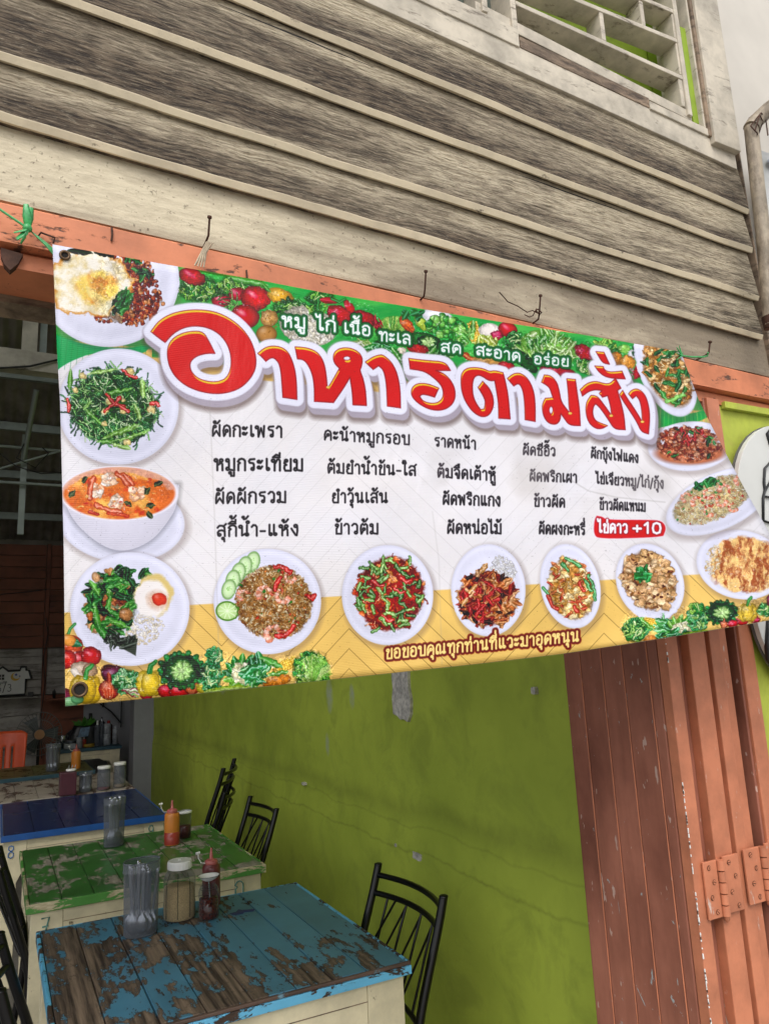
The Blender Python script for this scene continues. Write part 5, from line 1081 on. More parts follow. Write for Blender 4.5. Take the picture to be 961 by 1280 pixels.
def hinge(cx, zc, wl, wr, h=.108, yl=1.139):
    hg = MB(); hg.box(cx - wl, cx - .009, yl, yl + .005, zc - h / 2, zc + h / 2); hg.box(cx + .009, cx + wr, yl - .001, yl + .004, zc - h / 2 + .003, zc + h / 2 + .003)
    ho = hg.build('hinge', M_SALMON2, door, .0012, O)
    for q in range(5):
        z0 = zc - h / 2 + q * h / 5
        MB().tube([(cx, yl - .001, z0 + .001), (cx, yl - .001, z0 + h / 5 - .0015)], .0085 if q % 2 == 0 else .0078, 14).build('knuckle', M_SALMON2, ho)
    MB().lathe((cx, yl - .001, zc - h / 2 - .012), [(0, 0), (.005, .004), (.007, .012)], 12).build('pin_end', M_SALMON2, ho)
    pts = []
    for q in range(4):
        zz = zc - h / 2 + .012 + q * (h - .024) / 3
        pts.append((cx - .009 - (wl - .009) * (.62 if q % 2 else .35), yl - .0005, zz)); 
        if wr > .03: pts.append((cx + .009 + (wr - .009) * (.35 if q % 2 else .68), yl - .0015, zz + .002))
    for x, y, z in pts:
        s = MB(); s.tube([(x, y - .0012, z), (x, y + .002, z)], .0042, 12)
        a = random.random() * 3; dx, dz = math.cos(a) * .0038, math.sin(a) * .0038
        so_ = s.build('screw', M_SALMON2, ho)
        s2_ = MB(); s2_.tube([(x - dx, y - .0014, z - dz), (x + dx, y - .0014, z + dz)], .0007, 4)
        rg = [(x + .0046 * math.cos(k * .5236), y - .0006, z + .0046 * math.sin(k * .5236)) for k in range(13)]
        s2_.tube(rg, .0006, 4, cap=False); s2_.build('screw_slot', M_RUST, ho)
hinge(1.333, 1.112, .048, .056)
hinge(1.467, 1.118, .058, .060)
hinge(1.333, 1.90, .048, .056); hinge(1.467, 1.906, .058, .060)

# ================================================================== ROOM: side wall, pillar, back wall
sw = thing('side_wall', (1.5, 5, 0), 'olive green plastered side wall running back beside the tables', 'wall')
n1, n2 = 120, 70; vs = []; fs = []
for i in range(n1 + 1):
    for j in range(n2 + 1):
        y = 1.30 + (8.4 - 1.30) * i / n1; z = 6.4 * j / n2
        d = .006 * mnoise.noise(Vector((y * 1.3, z * 1.6, 0))) + .012 * (1 if z < .86 + .02 * math.sin(y * 2) else 0)
        vs.append((0 - d, y - 5, z))
for i in range(n1):
    for j in range(n2): a = i * (n2 + 1) + j; fs.append((a, a + 1, a + n2 + 2, a + n2 + 1))
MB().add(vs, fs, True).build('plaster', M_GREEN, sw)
MB().box(.03, .15, -3.70, 3.4, 0, 6.4).build('masonry', M_PILLAR, sw)
def patch(y, z, w, h, seed, mat):
    random.seed(seed); pts = []
    for k in range(18):
        a = 2 * math.pi * k / 18; r = 1 / max(abs(math.cos(a)), abs(math.sin(a))) * (.86 + .22 * random.random())
        pts.append((y - 5 + w / 2 * r * math.cos(a), z + h / 2 * r * math.sin(a)))
    MB().prism(pts, -.0135, .01, 'yz').build('bare_patch', mat, sw)
M_PATCH = plain('bare_grey_plaster', 'c6c2ba', .85, var=.3, scale=45, bump=.4)
M_PATCH2 = plain('soft_bluish_highlight', '8e9688', .8, var=.35, scale=14)  # unused bluish tone of the painted wall highlights
patch(2.77, 1.48, .15, .26, 3, M_PATCH); 
patch(2.70, .838, .07, .028, 7, M_PATCH); patch(3.93, .96, .04, .014, 8, M_PATCH); patch(1.896, 1.481, .022, .022, 9, M_PATCH)
patch(2.88, .846, .015, .012, 10, M_PATCH)
tag(MB().box(1.30, 1.62, 8.405, 8.70, 0, 3.9).build('pillar', M_PILLAR, None, .004), 'grey painted pillar at the far end of the green wall', 'pillar')
lw = tag(MB().box(-2.7, -2.6, 4.0, 10.5, 0, 5.3).build('unseen_left_wall', M_GREYBOARD), 'grey white boarded wall along the unseen left side of the room', 'wall')  # front part of this unseen wall left open to let daylight in
rb = tag(MB().box(2.9, 3.0, 8.4, 10.5, 0, 5.0).build('kitchen_side_wall', M_BROWNBOARD), 'dark brown kitchen wall behind the grey pillar at right', 'wall')
rb2 = tag(MB().box(1.62, 2.9, 8.42, 8.5, 0, 5.0).build('kitchen_partition', M_GREYBOARD), 'grey boarded partition right of the pillar', 'wall')
YB = 10.3
bw = thing('back_wall', (0, YB, 0), 'back wall of brown boards over whitewashed boards with the house sign', 'wall')
for k in range(9):
    z = 1.93 + k * .145
    for (a, b) in ((-2.6, .48), (.535, 1.55), (1.55, 2.9)): MB().box(a + .002, b - .002, -.012 - .004 * (k % 2), .02, z + .004, z + .141).build('plank', M_BROWNBOARD, bw, .003)
for k in range(6):
    z = 1.36 + k * .093
    for (a, b) in ((-2.6, .48), (.535, 2.9)): MB().box(a + .002, b - .002, -.012, .02, z + .003, z + .091).build('plank', M_GREYBOARD, bw, .003)
for k in range(6):
    z = k * .225
    MB().box(-2.6, .50, -.02, .02, z + .003, z + .222).build('plank', M_GREYBOARD, bw, .003)
MB().box(.53, .98, -.02, .02, 0, 1.35).build('brown_panel', M_BROWNBOARD, bw)
MB().box(.98, 2.9, -.02, .02, 0, 1.355).build('grey_panel', M_PILLAR, bw)
MB().box(.485, .53, -.04, .02, 0, 3.24).build('post', M_BROWNBOARD, bw)
MB().box(-2.6, 2.9, .03, .08, 0, 3.3).build('outer_sheet', M_ROOF, bw)

# house-shaped number sign
hsx = thing('house_sign', (.1, YB - .05, 1.37), 'white house shaped sign reading 85/3 with a crescent moon', 'sign')
HP = [(-.42, 0), (.20, .005), (.205, .185), (.265, .187), (.235, .29), (.205, .295), (.20, .335), (.145, .335), (.135, .295), (.01, .293), (-.055, .345), (-.125, .293), (-.42, .29)]
MB().prism(HP, 0, .012).build('board', M_SIGNWHITE, hsx)
om = MB(); om.tube([(x, -.004, z) for x, z in HP + HP[:1]], .014, 6); om.build('outline', M_BLACKPAINT, hsx)
wn_ = MB(); 
for a in (-.095, -.06): 
    for b in (.19, .225): wn_.box(a, a + .028, -.006, .0, b, b + .029)
wn_.build('window_drawing', M_BLACKPAINT, hsx)
mo = []
for k in range(15): a = R(100 + 250 * k / 14); mo.append((.09 + .052 * math.cos(a), .222 + .05 * math.sin(a)))
for k in range(15): a = R(350 - 250 * k / 14); mo.append((.105 + .043 * math.cos(a), .235 + .04 * math.sin(a)))
MB().prism(mo, -.006, 0).build('moon_drawing', plain('yellow_ink', 'c9a136', .5), hsx)
sm_ = MB()
for cx, cz, r in ((.095, .245, .020), (.135, .225, .013)):
    sm_.prism([(cx + (r if k % 2 == 0 else r * .45) * math.cos(k * math.pi / 5 + .3), cz + (r if k % 2 == 0 else r * .45) * math.sin(k * math.pi / 5 + .3)) for k in range(10)], -.006, 0)
sm_.build('star_drawing', plain('blue_ink', '1f3a86', .5), hsx)
def stroke_text(text, x, z, h, r, parent, mat, y=-.004, gap=.22):
    m = MB(); cx = x
    for chh in text:
        w, sts = GLYPH[chh]
        for s in sts:
            pts = [(cx + px * h, y, z + pz * h) for px, pz in s]
            if len(pts) > 1: m.tube(pts, r, 5, flat=.5)
        cx += (w + gap) * h
    return m.build('lettering', mat, parent)
stroke_text('85/3', -.165, .05, .085, .0085, hsx, M_BLACKPAINT)
stroke_text('บ้านอรุณเทศ', -.19, .145, .026, .004, hsx, M_BLACKPAINT, gap=.16)

# ================================================================== ROOF over the room
RS = .36
def rz(y): return 3.24 + (YB - y) * RS
roof = thing('roof', (0, YB, 3.24), 'dark corrugated fibre cement roof on purlins and thin trusses over the room', 'roof')
def rbuild(mb, name, m, **k): return mb.build(name, m, roof, loc=(0, -YB, -3.24), **k)
for (ya, yb2) in ((1.2, 3.6), (3.5, 5.5), (5.4, 7.4), (7.3, 9.3), (9.2, 10.6)):
    for xa in (-2.7, -.8, 1.1):
        vs = []; fs = []; n = 76; xb = xa + 1.95; m_ = 3
        for i in range(n + 1):
            x = xa + (xb - xa) * i / n; dz = .020 * math.sin(i * math.pi / 2 * 1.0 + .4) + .004 * mnoise.noise(Vector((x * 9, ya, 0)))
            for j in range(m_): y = ya + (yb2 - ya) * j / (m_ - 1); vs.append((x, y, rz(y) + .06 + dz + .012 * ((ya * 3) % 2)))
        for i in range(n):
            for j in range(m_ - 1): a = i * m_ + j; fs.append((a, a + 1, a + m_ + 1, a + m_))
        rbuild(MB().add(vs, fs, True), 'corrugated_sheet', M_ROOF)
for y in (9.64, 8.8, 7.98, 7.23, 6.29, 5.4, 4.4, 3.4, 2.4): rbuild(MB().box(-2.7, 3, y, y + .05, rz(y) - .045, rz(y) + .035), 'purlin', M_PURLIN)
rbuild(MB().box(-2.7, 3, 6.0, 6.12, 3.92, 4.08), 'tie_beam', M_BEAMWHITE)
rbuild(MB().box(.035, .145, 6.02, 6.10, 4.08, rz(6.06)), 'king_post', M_BEAMWHITE)
rbuild(MB().box(.165, .215, 6.10, 6.14, 4.0, rz(6.14)), 'side_post', M_PURLIN)
rbuild(MB().box(.085, .135, 7.0, 7.05, 2.80, 3.70), 'hanger_bar', M_PURLIN)
rbuild(MB().tube([(.17, 6.6, 3.98), (.12, 6.9, 3.6), (.10, 7.0, 3.45)], .022, 8), 'hanger_rod', M_PURLIN)
for z in (3.56, 3.24): rbuild(MB().tube([(-2.6, 6.95, z), (1.5, 6.95, z)], .014, 6), 'truss_rod', M_PURLIN)
for xa in (-1.4, -.35, .7): rbuild(MB().tube([(xa, 6.95, 3.24), (xa + .75, 6.95, 3.56)], .011, 6), 'truss_rod', M_PURLIN)
rbuild(MB().tube([(.46, 6.95, 3.24), (.46, 6.95, 3.56)], .012, 6), 'truss_rod', M_PURLIN)
cb = MB(); cb.tube([(-.5, 6.0, 3.95), (-.1, 5.98, 3.90), (.1, 5.97, 3.94), (.3, 5.98, 4.03), (.32, 6, 4.06)], .008, 6)
cb.tube([(.11, 6.9, 3.6), (.05, 6.9, 3.45), (.2, 6.92, 3.38), (.3, 6.92, 3.52), (.25, 6.93, 3.57)], .006, 6)
cb.tube([(-.1, 6.93, 3.5), (.05, 6.92, 3.38), (.25, 6.92, 3.33), (.45, 6.93, 3.36), (.5, 6.93, 3.46)], .005, 6)
rbuild(cb, 'cable', M_BLACKPAINT)
# wall cables
wc = MB(); wc.tube([(-.3, YB - .03, 2.52), (0, YB - .03, 2.60), (.3, YB - .03, 2.63), (.5, YB - .05, 2.66)], .005, 5); wc.tube([(.50, YB - .05, 2.3), (.53, YB - .05, 2.1), (.49, YB - .05, 1.8), (.52, YB - .05, 1.5), (.49, YB - .05, 1.1), (.52, YB - .05, .6)], .005, 5)
wc.build('cable', M_BLACKPAINT, bw, loc=(0, -YB, 0))

# ================================================================== TABLES
def table(x0, x1, y0, y1, nplank, top_m, edge_m, label, frame_m=None, seed=1, digits=(), zt=.76, tilt=0):
    frame_m = frame_m or M_CREAMTABLE
    cx, cy = (x0 + x1) / 2, (y0 + y1) / 2; t = thing('dining_table', (cx, cy, 0), label, 'table', 'plank topped tables along the green wall')
    hw, hd = (x1 - x0) / 2, (y1 - y0) / 2; random.seed(seed)
    e = [-hw + .012]; 
    for k in range(nplank): e.append(e[-1] + (2 * hw - .024) / nplank * (1 + random.uniform(-.12, .12)))
    sc_ = (2 * hw - .024) / (e[-1] - e[0]); e = [-hw + .012 + (v - e[0]) * sc_ for v in e]
    for a, b in zip(e[:-1], e[1:]):
        dz = random.uniform(-.0012, .0012)
        MB().box(a + .0019, b - .0019, -hd + .012, hd - .012, zt - .022, zt + dz).build('plank', top_m, t, .0012)
    # edge moulding all round
    lip = edge_m is M_BLUEEDGE
    MB().box(-hw, hw, -hd, -hd + .0115, zt - .034, zt - (.011 if lip else .001)).build('edge_strip', edge_m, t, .002)
    if lip: MB().box(-hw + .0005, hw - .0005, -hd + .0015, -hd + .0118, zt - .0105, zt - .0005).build('edge_lip', M_LIP, t, .003)
    MB().box(-hw, hw, hd - .0115, hd, zt - .034, zt - .001).build('edge_strip', edge_m, t, .003)
    for s in (-1, 1): MB().box(s * hw - (.0115 if s > 0 else 0), s * hw + (.0115 if s < 0 else 0), -hd + .012, hd - .012, zt - .034, zt - .001).build('edge_strip', edge_m, t, .003)
    # legs: broad tapered boards, front and back
    for s in (-1, 1):
        for f in (-1, 1):
            xo = s * (hw - .018); xi = s * (hw - .13); xb = s * (hw - .085)
            y = f * (hd - .02)
            m = MB(); yy = (y, y - f * .025)
            pts = [(xo, zt - .036), (xi, zt - .036), (xi, zt - .16), (xb, zt - .25), (xb, .0), (xo, .0)]
            m.prism(pts, min(yy), max(yy)); m.build('leg', frame_m, t, .002)
            m = MB(); xs = sorted((xo, xo - s * .022))
            pts = [(f * (hd - .046), zt - .036), (f * (hd - .13), zt - .036), (f * (hd - .085), 0), (f * (hd - .046), 0)]
            m.prism(pts, xs[0], xs[1], 'yz'); m.build('leg', frame_m, t, .002)
    for f in (-1, 1):
        yy = sorted((f * (hd - .022), f * (hd - .042)))
        pts = [(-hw + .131, zt - .036), (hw - .131, zt - .036), (hw - .131, zt - .155), (hw - .19, zt - .155), (hw - .235, zt - .125), (-hw + .235, zt - .125), (-hw + .19, zt - .155), (-hw + .131, zt - .155)]
        MB().prism(pts, yy[0], yy[1]).build('apron', frame_m, t, .0015)
        MB().box(-hw + .131, hw - .131, min(yy) - .0015 if f < 0 else max(yy), min(yy) if f < 0 else max(yy) + .0015, zt - .083, zt - .081).build('joint', M_BROWNWOOD, t)
    for s in (-1, 1):
        xs = sorted((s * (hw - .02), s * (hw - .04)))
        MB().box(xs[0], xs[1], -hd + .131, hd - .131, zt - .14, zt - .036).build('apron', frame_m, t, .0015)
    for (dg, dx, dz, m_) in digits:
        g = stroke_text(dg, dx, zt - dz, .062, .006, t, m_, y=-hd + .0195)
    return t
M_TEALINK = plain('faded_teal_ink', '5f8f84', .6, var=.3, scale=80); M_BLUEINK = plain('blue_number_paint', '2d6aa8', .5)
table(.155, 1.078, 2.02, 2.945, 8, M_BLUETOP, M_BLUEEDGE, 'nearest table, flaking sky blue planks over brown wood', seed=3)
table(.135, 1.062, 3.27, 4.27, 8, M_GREENTOP, M_GREENEDGE, 'second table, green paint worn to grey, numbered 7', seed=5, digits=(('7', -.41, .12, M_TEALINK), ('ก', .33, .115, M_TEALINK)))
table(.055, .93, 4.70, 5.86, 6, M_NAVYTOP, M_NAVYEDGE, 'third table with shiny deep blue top and number 8 on its leg', seed=6, digits=(('8', -.40, .12, M_BLUEINK), ('9', .33, .115, M_TEALINK)))
table(.02, .93, 5.90, 6.95, 7, M_PALETOP, M_PALETOP, 'fourth table with whitish stained planks behind the deep blue one', seed=8)
table(-.15, .80, 7.22, 8.05, 6, M_OLIVETOP, M_DARKBLUE, 'furthest table with olive top and dark teal edge before the orange chair', seed=9)
kc = table(.62, 1.31, 9.3, 9.8, 4, M_DARKBLUE, M_DARKBLUE, 'kitchen table against the back wall loaded with bottles and pans', seed=10)
kc['group'] = ''; del kc['group']

# dark blot on the sky blue table
bl = MB(); bl.prism([(.76, 2.70), (.79, 2.695), (.80, 2.71), (.83, 2.70), (.84, 2.72), (.80, 2.735), (.79, 2.75), (.775, 2.73), (.75, 2.725)], .7612, .7618, 'xy')
tag(bl.build('paint_blot', plain('indigo_blot', '2a2f6a', .5)), 'small indigo paint blot on the sky blue table top', 'paint blot')

# ================================================================== CHAIRS  (back in the plane x=0, sitter faces -x)
def chair_proto(label):
    t = thing('metal_chair', (0, 0, 0), label, 'chair', 'black metal chairs at the tables')
    W = .22
    for s in (-1, 1):
        pts = [(.045, s * W, .885), (.02, s * W, .80), (-.03, s * W, .66), (-.065, s * W, .55), (-.075, s * W, .45), (-.06, s * W, .30), (-.01, s * W * 1.03, .0)]
        sm = []
        for i in range(len(pts) - 1):
            for k in range(4):
                u = k / 4; sm.append(tuple(pts[i][q] * (1 - u) + pts[i + 1][q] * u for q in range(3)))
        sm.append(pts[-1])
        for _ in range(3): sm = [sm[0]] + [tuple((sm[i - 1][q] + 2 * sm[i][q] + sm[i + 1][q]) / 4 for q in range(3)) for i in range(1, len(sm) - 1)] + [sm[-1]]
        o = MB().tube(sm, .0135, 12).build('back_post', M_BLACKMETAL, t)
        MB().lathe((.045, s * W, .885), [(.0135, -.002), (.0145, .002), (.013, .006), (.006, .008), (0, .0085)], 12).build('end_cap', M_BLACKMETAL, o)
        MB().tube([(-.44, s * W, .45), (-.47, s * W * 1.02, .2), (-.48, s * W * 1.03, 0)], .0125, 10).build('leg', M_BLACKMETAL, t)
        MB().tube([(-.055, s * W, .28), (-.46, s * W, .28)], .008, 8).build('stretcher', M_BLACKMETAL, t)
        MB().tube([(-.075, s * W, .445), (-.44, s * W, .445)], .0115, 8).build('seat_rail', M_BLACKMETAL, t)
    def xpost(z): 
        tb = [(.45, -.075), (.55, -.065), (.66, -.03), (.80, .02), (.885, .045)]
        for (a, b), (c, d) in zip(tb[:-1], tb[1:]):
            if z <= c: return b + (d - b) * (z - a) / (c - a)
        return .045
    def rail(z, bow, r, name):
        pts = [(xpost(z) + bow * (1 - (k / 6 - 1) ** 2), -W + 2 * W * k / 12, z + .0 * k) for k in range(13)]
        MB().tube(pts, r, 10).build(name, M_BLACKMETAL, t)
    rail(.855, .045, .0095, 'top_rail'); rail(.80, .045, .0095, 'back_rail'); rail(.56, .03, .008, 'back_rail')
    def bx_(y, z, bow): return xpost(z) + bow * (1 - (y / W) ** 2)
    ys = [-.15, -.05, .05, .15]
    for q, y in enumerate(ys):
        MB().tube([(bx_(y, .80, .045), y, .80), (bx_(y, .56, .03), y * 1.0, .56)], .0042, 6).build('back_rod', M_BLACKMETAL, t)
    for q in range(3):
        MB().tube([(bx_(ys[q], .80, .045) + .004, ys[q], .80), (bx_(ys[q + 1], .56, .03) + .004, ys[q + 1], .56)], .0042, 6).build('back_rod', M_BLACKMETAL, t)
    MB().tube([(bx_(.15, .80, .045) + .004, .10, .80), (bx_(.2, .60, .03) + .004, .2, .60)], .0042, 6).build('back_rod', M_BLACKMETAL, t)
    s = MB(); s.lathe((-.26, 0, .455), [(0, 0), (.19, 0), (.205, .008), (.208, .02), (.2, .034), (.17, .042), (0, .045)], 28, 1.0, 1.05); s.build('seat', M_BLACKSEAT, t)
    return t
ch = chair_proto('black tubular chair between the sky blue table and the green wall')
ch.location = (1.185, 2.30, 0)
def put(x, y, z, rz_, label, tilt=0):
    c = copy_tree(ch); c.location = (x, y, z); c.rotation_euler = (0, tilt, rz_); c['label'] = label; return c
put(1.225, 3.955, 0, R(0), 'black tubular chair between the worn green table and the green wall')
put(1.22, 4.62, .0, R(-20), 'lower of two stacked black chairs beyond the green table')
put(1.235, 4.64, .13, R(-24), 'black chair stacked turned sideways, standing highest by the green wall')
put(.085, 3.54, 0, R(180), 'black chair at the left end of the green table')
put(.085, 2.32, 0, R(180), 'black chair at the left end of the sky blue table')

# ================================================================== THINGS ON THE TABLES
def spoon(x, y, z, h, lean=(0, 0), rot=0, bowl_down=True, par=None, name='spoon', fork=False):
    m = MB(); c, s = math.cos(rot), math.sin(rot)
    def L(u, d, t): # u along width, d depth, t 0..1 along length
        return (x + (u * c - d * s) + lean[0] * t, y + (u * s + d * c) + lean[1] * t, z + t * h)
    vs = []; fs = []; n = 14
    for i in range(n + 1):
        t = i / n
        w = .021 * math.sqrt(max(0, 1 - ((t - .14) / .145) ** 2)) if t < .27 else .0035 + .004 * (t - .27) ** 1.5
        w = max(w, .0032 if t > .05 else .001)
        cup = -.006 * max(0, 1 - ((t - .14) / .14) ** 2) if t < .28 else .002 * math.sin(t * 4)
        vs += [L(-w, 0, t), L(-w * .5, cup * .8, t), L(0, cup, t), L(w * .5, cup * .8, t), L(w, 0, t)]
    for i in range(n):
        for j in range(4): a = i * 5 + j; fs.append((a, a + 1, a + 6, a + 5))
    m.add(vs, fs, True); o = m.build(name, M_STEEL, par); sd = o.modifiers.new('thick', 'SOLIDIFY'); sd.thickness = .0012; return o
def cutlery_cup(x, y, z, rx, ry, h, rot, label, n=9, seed=2):
    t = thing('cutlery_holder', (x, y, z), label, 'cutlery holder', rz=rot); random.seed(seed)
    m = MB(); m.lathe((0, 0, 0), [(0, .001), (.86, .001), (.90, .004), (.93, h * .5), (.97, h * .86), (1.01, h * .865), (1.01, h * .885), (.985, h * .89), (1.0, h)], 40, rx, ry)
    o = m.build('container', M_CLEAR, t)
    MB().lathe((0, 0, 0), [(.995, h - .003), (1.01, h - .0015), (1.01, h + .001), (.995, h + .0025), (.985, h), (.995, h - .003)], 40, rx, ry).build('rim', M_CLEAR, t)
    for k in range(n):
        a = 2 * math.pi * k / n + random.random(); rr = random.uniform(.3, .72)
        spoon(rx * rr * math.cos(a) * .85, ry * rr * math.sin(a) * .8, .004 + random.random() * .006, h * random.uniform(.84, .97), (random.uniform(-.35, .35) * rx, random.uniform(-.3, .3) * ry), random.uniform(-.5, .5) - rot, par=t)
    return t
cutlery_cup(.452, 2.70, .7615, .060, .050, .222, .25, 'tall clear oval cutlery holder on the sky blue table', 18)
cutlery_cup(.545, 4.06, .7615, .053, .042, .225, .2, 'tall clear oval cutlery holder on the green table', 15, 5)
cutlery_cup(.597, 5.97, .7615, .047, .042, .13, .0, 'clear cup of forks on the whitish fourth table', 8, 7)
cutlery_cup(.47, 7.45, .7615, .062, .05, .23, .0, 'cutlery holder on the furthest olive table', 7, 9)
def jar(x, y, r, h, fill, fm, label, cap=True):
    t = thing('condiment_jar', (x, y, .7615), label, 'jar')
    MB().lathe((0, 0, 0), [(0, .002), (r * .93, .002), (r, .008), (r, h * .28), (r * .965, h * .31), (r * .965, h * .52), (r, h * .55), (r, h * .68), (r * .88, h * .78), (r * .66, h * .85), (r * .66, h * .90)], 32).build('glass', M_GLASS, t)
    MB().lathe((0, 0, 0), [(0, .004), (r * .93, .004), (r * .955, .01), (r * .93, fill * h), (r * .5, fill * h + .004), (0, fill * h + .002)], 32).build('contents', fm, t)
    if cap:
        m = MB(); n = 44; prof = [(r * .74, h * .86), (r * .755, h * .865), (r * .755, h * .975), (r * .72, h), (0, h)]
        vs = []; fs = []
        for q, (rr, z) in enumerate(prof):
            for k in range(n): a = 2 * math.pi * k / n; f = rr * (1 + (.018 if k % 2 and q in (1, 2) else 0)); vs.append((f * math.cos(a), f * math.sin(a), z))
        for q in range(len(prof) - 1):
            for k in range(n): fs.append((q * n + k, q * n + (k + 1) % n, (q + 1) * n + (k + 1) % n, (q + 1) * n + k))
        m.add(vs, fs).build('lid', M_WHITECAP, t, .0006)
    return t
j1 = jar(.592, 2.78, .054, .186, .56, M_GRAIN, 'white lidded jar of ground peanuts on the sky blue table')
MB().lathe((0, 0, .1858), [(0, 0), (.006, .0005), (.005, .003), (0, .0035)], 14).build('lid_knob', M_WHITECAP, j1)
for a in (3.6, 4.4, 5.2): MB().tube([(.0545 * math.cos(a), .0545 * math.sin(a), .012), (.0545 * math.cos(a), .0545 * math.sin(a), .09), (.053 * math.cos(a), .053 * math.sin(a), .125), (.040 * math.cos(a), .040 * math.sin(a), .15)], .0018, 6).build('moulded_rib', M_GLASS, j1)
j2 = jar(.678, 2.72, .034, .125, .52, M_CHILLI, 'small glass jar of red chilli oil with a white scoop on top', False)
m = MB(); m.lathe((0, 0, .118), [(0, 0), (.012, .001), (.024, .007), (.034, .017), (.0355, .018), (.033, .0175), (.023, .0085), (.011, .0025), (0, .002)], 28, 1.05, .95); m.build('scoop_bowl', M_WHITECAP, j2)
MB().tube([(.0355 * 1.05 * math.cos(k * .2244), .0355 * .95 * math.sin(k * .2244), .136) for k in range(29)], .0008, 5, cap=False).build('scoop_rim', M_BLACKPAINT, j2)
MB().tube([(.0, .0, .118), (.004, .0, .06)], .003, 6).build('scoop_handle', M_STEEL, j2)
for z in (.094, .101): MB().tube([(.0275 * math.cos(k * .2618), .0275 * math.sin(k * .2618), z) for k in range(25)], .0012, 5, cap=False).build('thread', M_GLASS, j2)
def squeeze(x, y, r, h, m_, capm, label, sauce=None, frac=.4, tube_side=-1):
    t = thing('sauce_bottle', (x, y, .7615), label, 'bottle')
    MB().lathe((0, 0, 0), [(0, 0), (r * .95, 0), (r, .004), (r * 1.0, h * .64), (r * .93, h * .70), (r * .6, h * .72), (r * .6, h * .74)], 28).build('body', m_, t)
    if sauce: MB().lathe((0, 0, 0), [(0, .001), (r * .96, .001), (r * 1.012, .005), (r * 1.012, h * frac), (r * .9, h * frac + .001)], 28).build('sauce', sauce, t)
    MB().lathe((0, 0, 0), [(r * .70, h * .715), (r * .72, h * .72), (r * .70, h * .78), (r * .45, h * .80), (r * .22, h * .81), (r * .17, h * .9), (r * .10, h * .995), (0, h)], 24).build('nozzle', capm, t)
    MB().tube([(-r * .65, 0, h * .74), (-r * 1.15, 0, h * .76), (-r * 1.45, 0, h * .85), (-r * 1.5, 0, h * .93)], .0022, 6).build('cap_strap', M_WHITECAP, t)
    MB().tube([(-r * 1.75, 0, h * .935), (-r * 1.3, 0, h * .945)], .0048, 8).build('spare_cap', M_WHITECAP, t)
    return t
squeeze(.722, 2.86, .032, .192, plain('translucent_maroon_bottle', '6d3434', .3, var=.1), M_REDCAP, 'maroon chilli sauce squeeze bottle behind the jars on the sky blue table')
squeeze(.792, 3.90, .036, .205, M_ORANGEPL, M_REDCAP, 'orange sauce squeeze bottle on the green table', M_REDSAUCE, .29)
g = thing('glass_jar', (.874, 4.0, .7615), 'small open glass with red sauce beside the orange bottle', 'jar')
MB().lathe((0, 0, 0), [(0, .002), (.030, .002), (.033, .006), (.033, .118), (.030, .120), (.030, .125)], 28).build('glass', M_GLASS, g)
MB().lathe((0, 0, 0), [(0, .004), (.030, .004), (.031, .06), (0, .062)], 24).build('contents', M_DARKSAUCE, g)
MB().lathe((0, 0, 0), [(.033, .119), (.036, .12), (.036, .128), (.032, .130)], 24).build('rim', M_WHITECAP, g)
# fourth table
g = thing('cutlery_box', (.475, 5.93, .7615), 'maroon square cutlery box with a white topped jar, on the whitish table', 'cutlery box')
m = MB(); m.box(-.055, .055, -.05, .05, 0, .155); m.build('box', M_PURPLE, g, .006)
MB().lathe((.02, .0, .157), [(0, 0), (.03, 0), (.034, .004), (.034, .014), (0, .016)], 20).build('white_top', M_WHITECAP, g)
for k in range(3): MB().tube([(.0 + .02 * k, .02, .15), (.01 + .022 * k, .02, .195)], .003, 6).build('handle', M_STEEL, g)
def simple_jar(x, y, r, h, label, fill=0, fm=None, stick=True):
    t = thing('clear_jar', (x, y, .7615), label, 'jar')
    MB().lathe((0, 0, 0), [(0, .002), (r * .95, .002), (r, .006), (r, h * .8), (r * .9, h * .86), (r * .86, h * .9)], 24).build('glass', M_CLEAR, t)
    MB().lathe((0, 0, 0), [(r * .98, h * .88), (r * 1.02, h * .89), (r * 1.02, h * .98), (r * .95, h), (0, h)], 24).build('lid', M_WHITECAP, t)
    if fm: MB().lathe((0, 0, 0), [(0, .004), (r * .9, .004), (r * .92, fill * h), (0, fill * h)], 20).build('contents', fm, t)
    if stick: MB().tube([(-r * .6, 0, h * .7), (r * .3, 0, .02)], .004, 6).build('spoon_handle', M_STEEL, t)
    return t
simple_jar(.722, 5.97, .045, .165, 'white lidded clear jar with red paste on the whitish table', .10, M_REDSAUCE)
simple_jar(.835, 6.0, .042, .178, 'empty clear container with pale lid, rightmost on the whitish table', .12, M_GRAIN)
squeeze(.66, 7.45, .04, .21, M_ORANGEPL, M_REDCAP, 'dim orange bottle on the furthest olive table')

# ================================================================== KITCHEN END
oc = thing('plastic_chair', (.06, 8.45, 0), 'orange plastic chair with slotted back at the furthest table', 'chair')
m = MB(); n1 = 24; vs = []; fs = []
def back_pt(u, v):
    w = .21 + .02 * v; x = (u - .5) * 2 * w; r = abs(u - .5) * 2
    z = .62 + .44 * v * (1 - .14 * max(0, r - .7) ** 2 * 6) ; y = .06 * (1 - r * r) + .07 * v
    return (x, y, z)
holes = 0
for i in range(n1 + 1):
    for j in range(13): vs.append(back_pt(i / n1, j / 12))
for i in range(n1):
    for j in range(12):
        if 1 <= j <= 7 and i % 4 in (1,) and 3 < i < 21: continue
        a = i * 13 + j; fs.append((a, a + 1, a + 14, a + 13))
o = MB().add(vs, fs, True).build('backrest', M_ORANGECHAIR, oc); sd = o.modifiers.new('t', 'SOLIDIFY'); sd.thickness = .012
MB().box(-.22, .22, -.38, .04, .43, .45).build('seat', M_ORANGECHAIR, oc, .008)
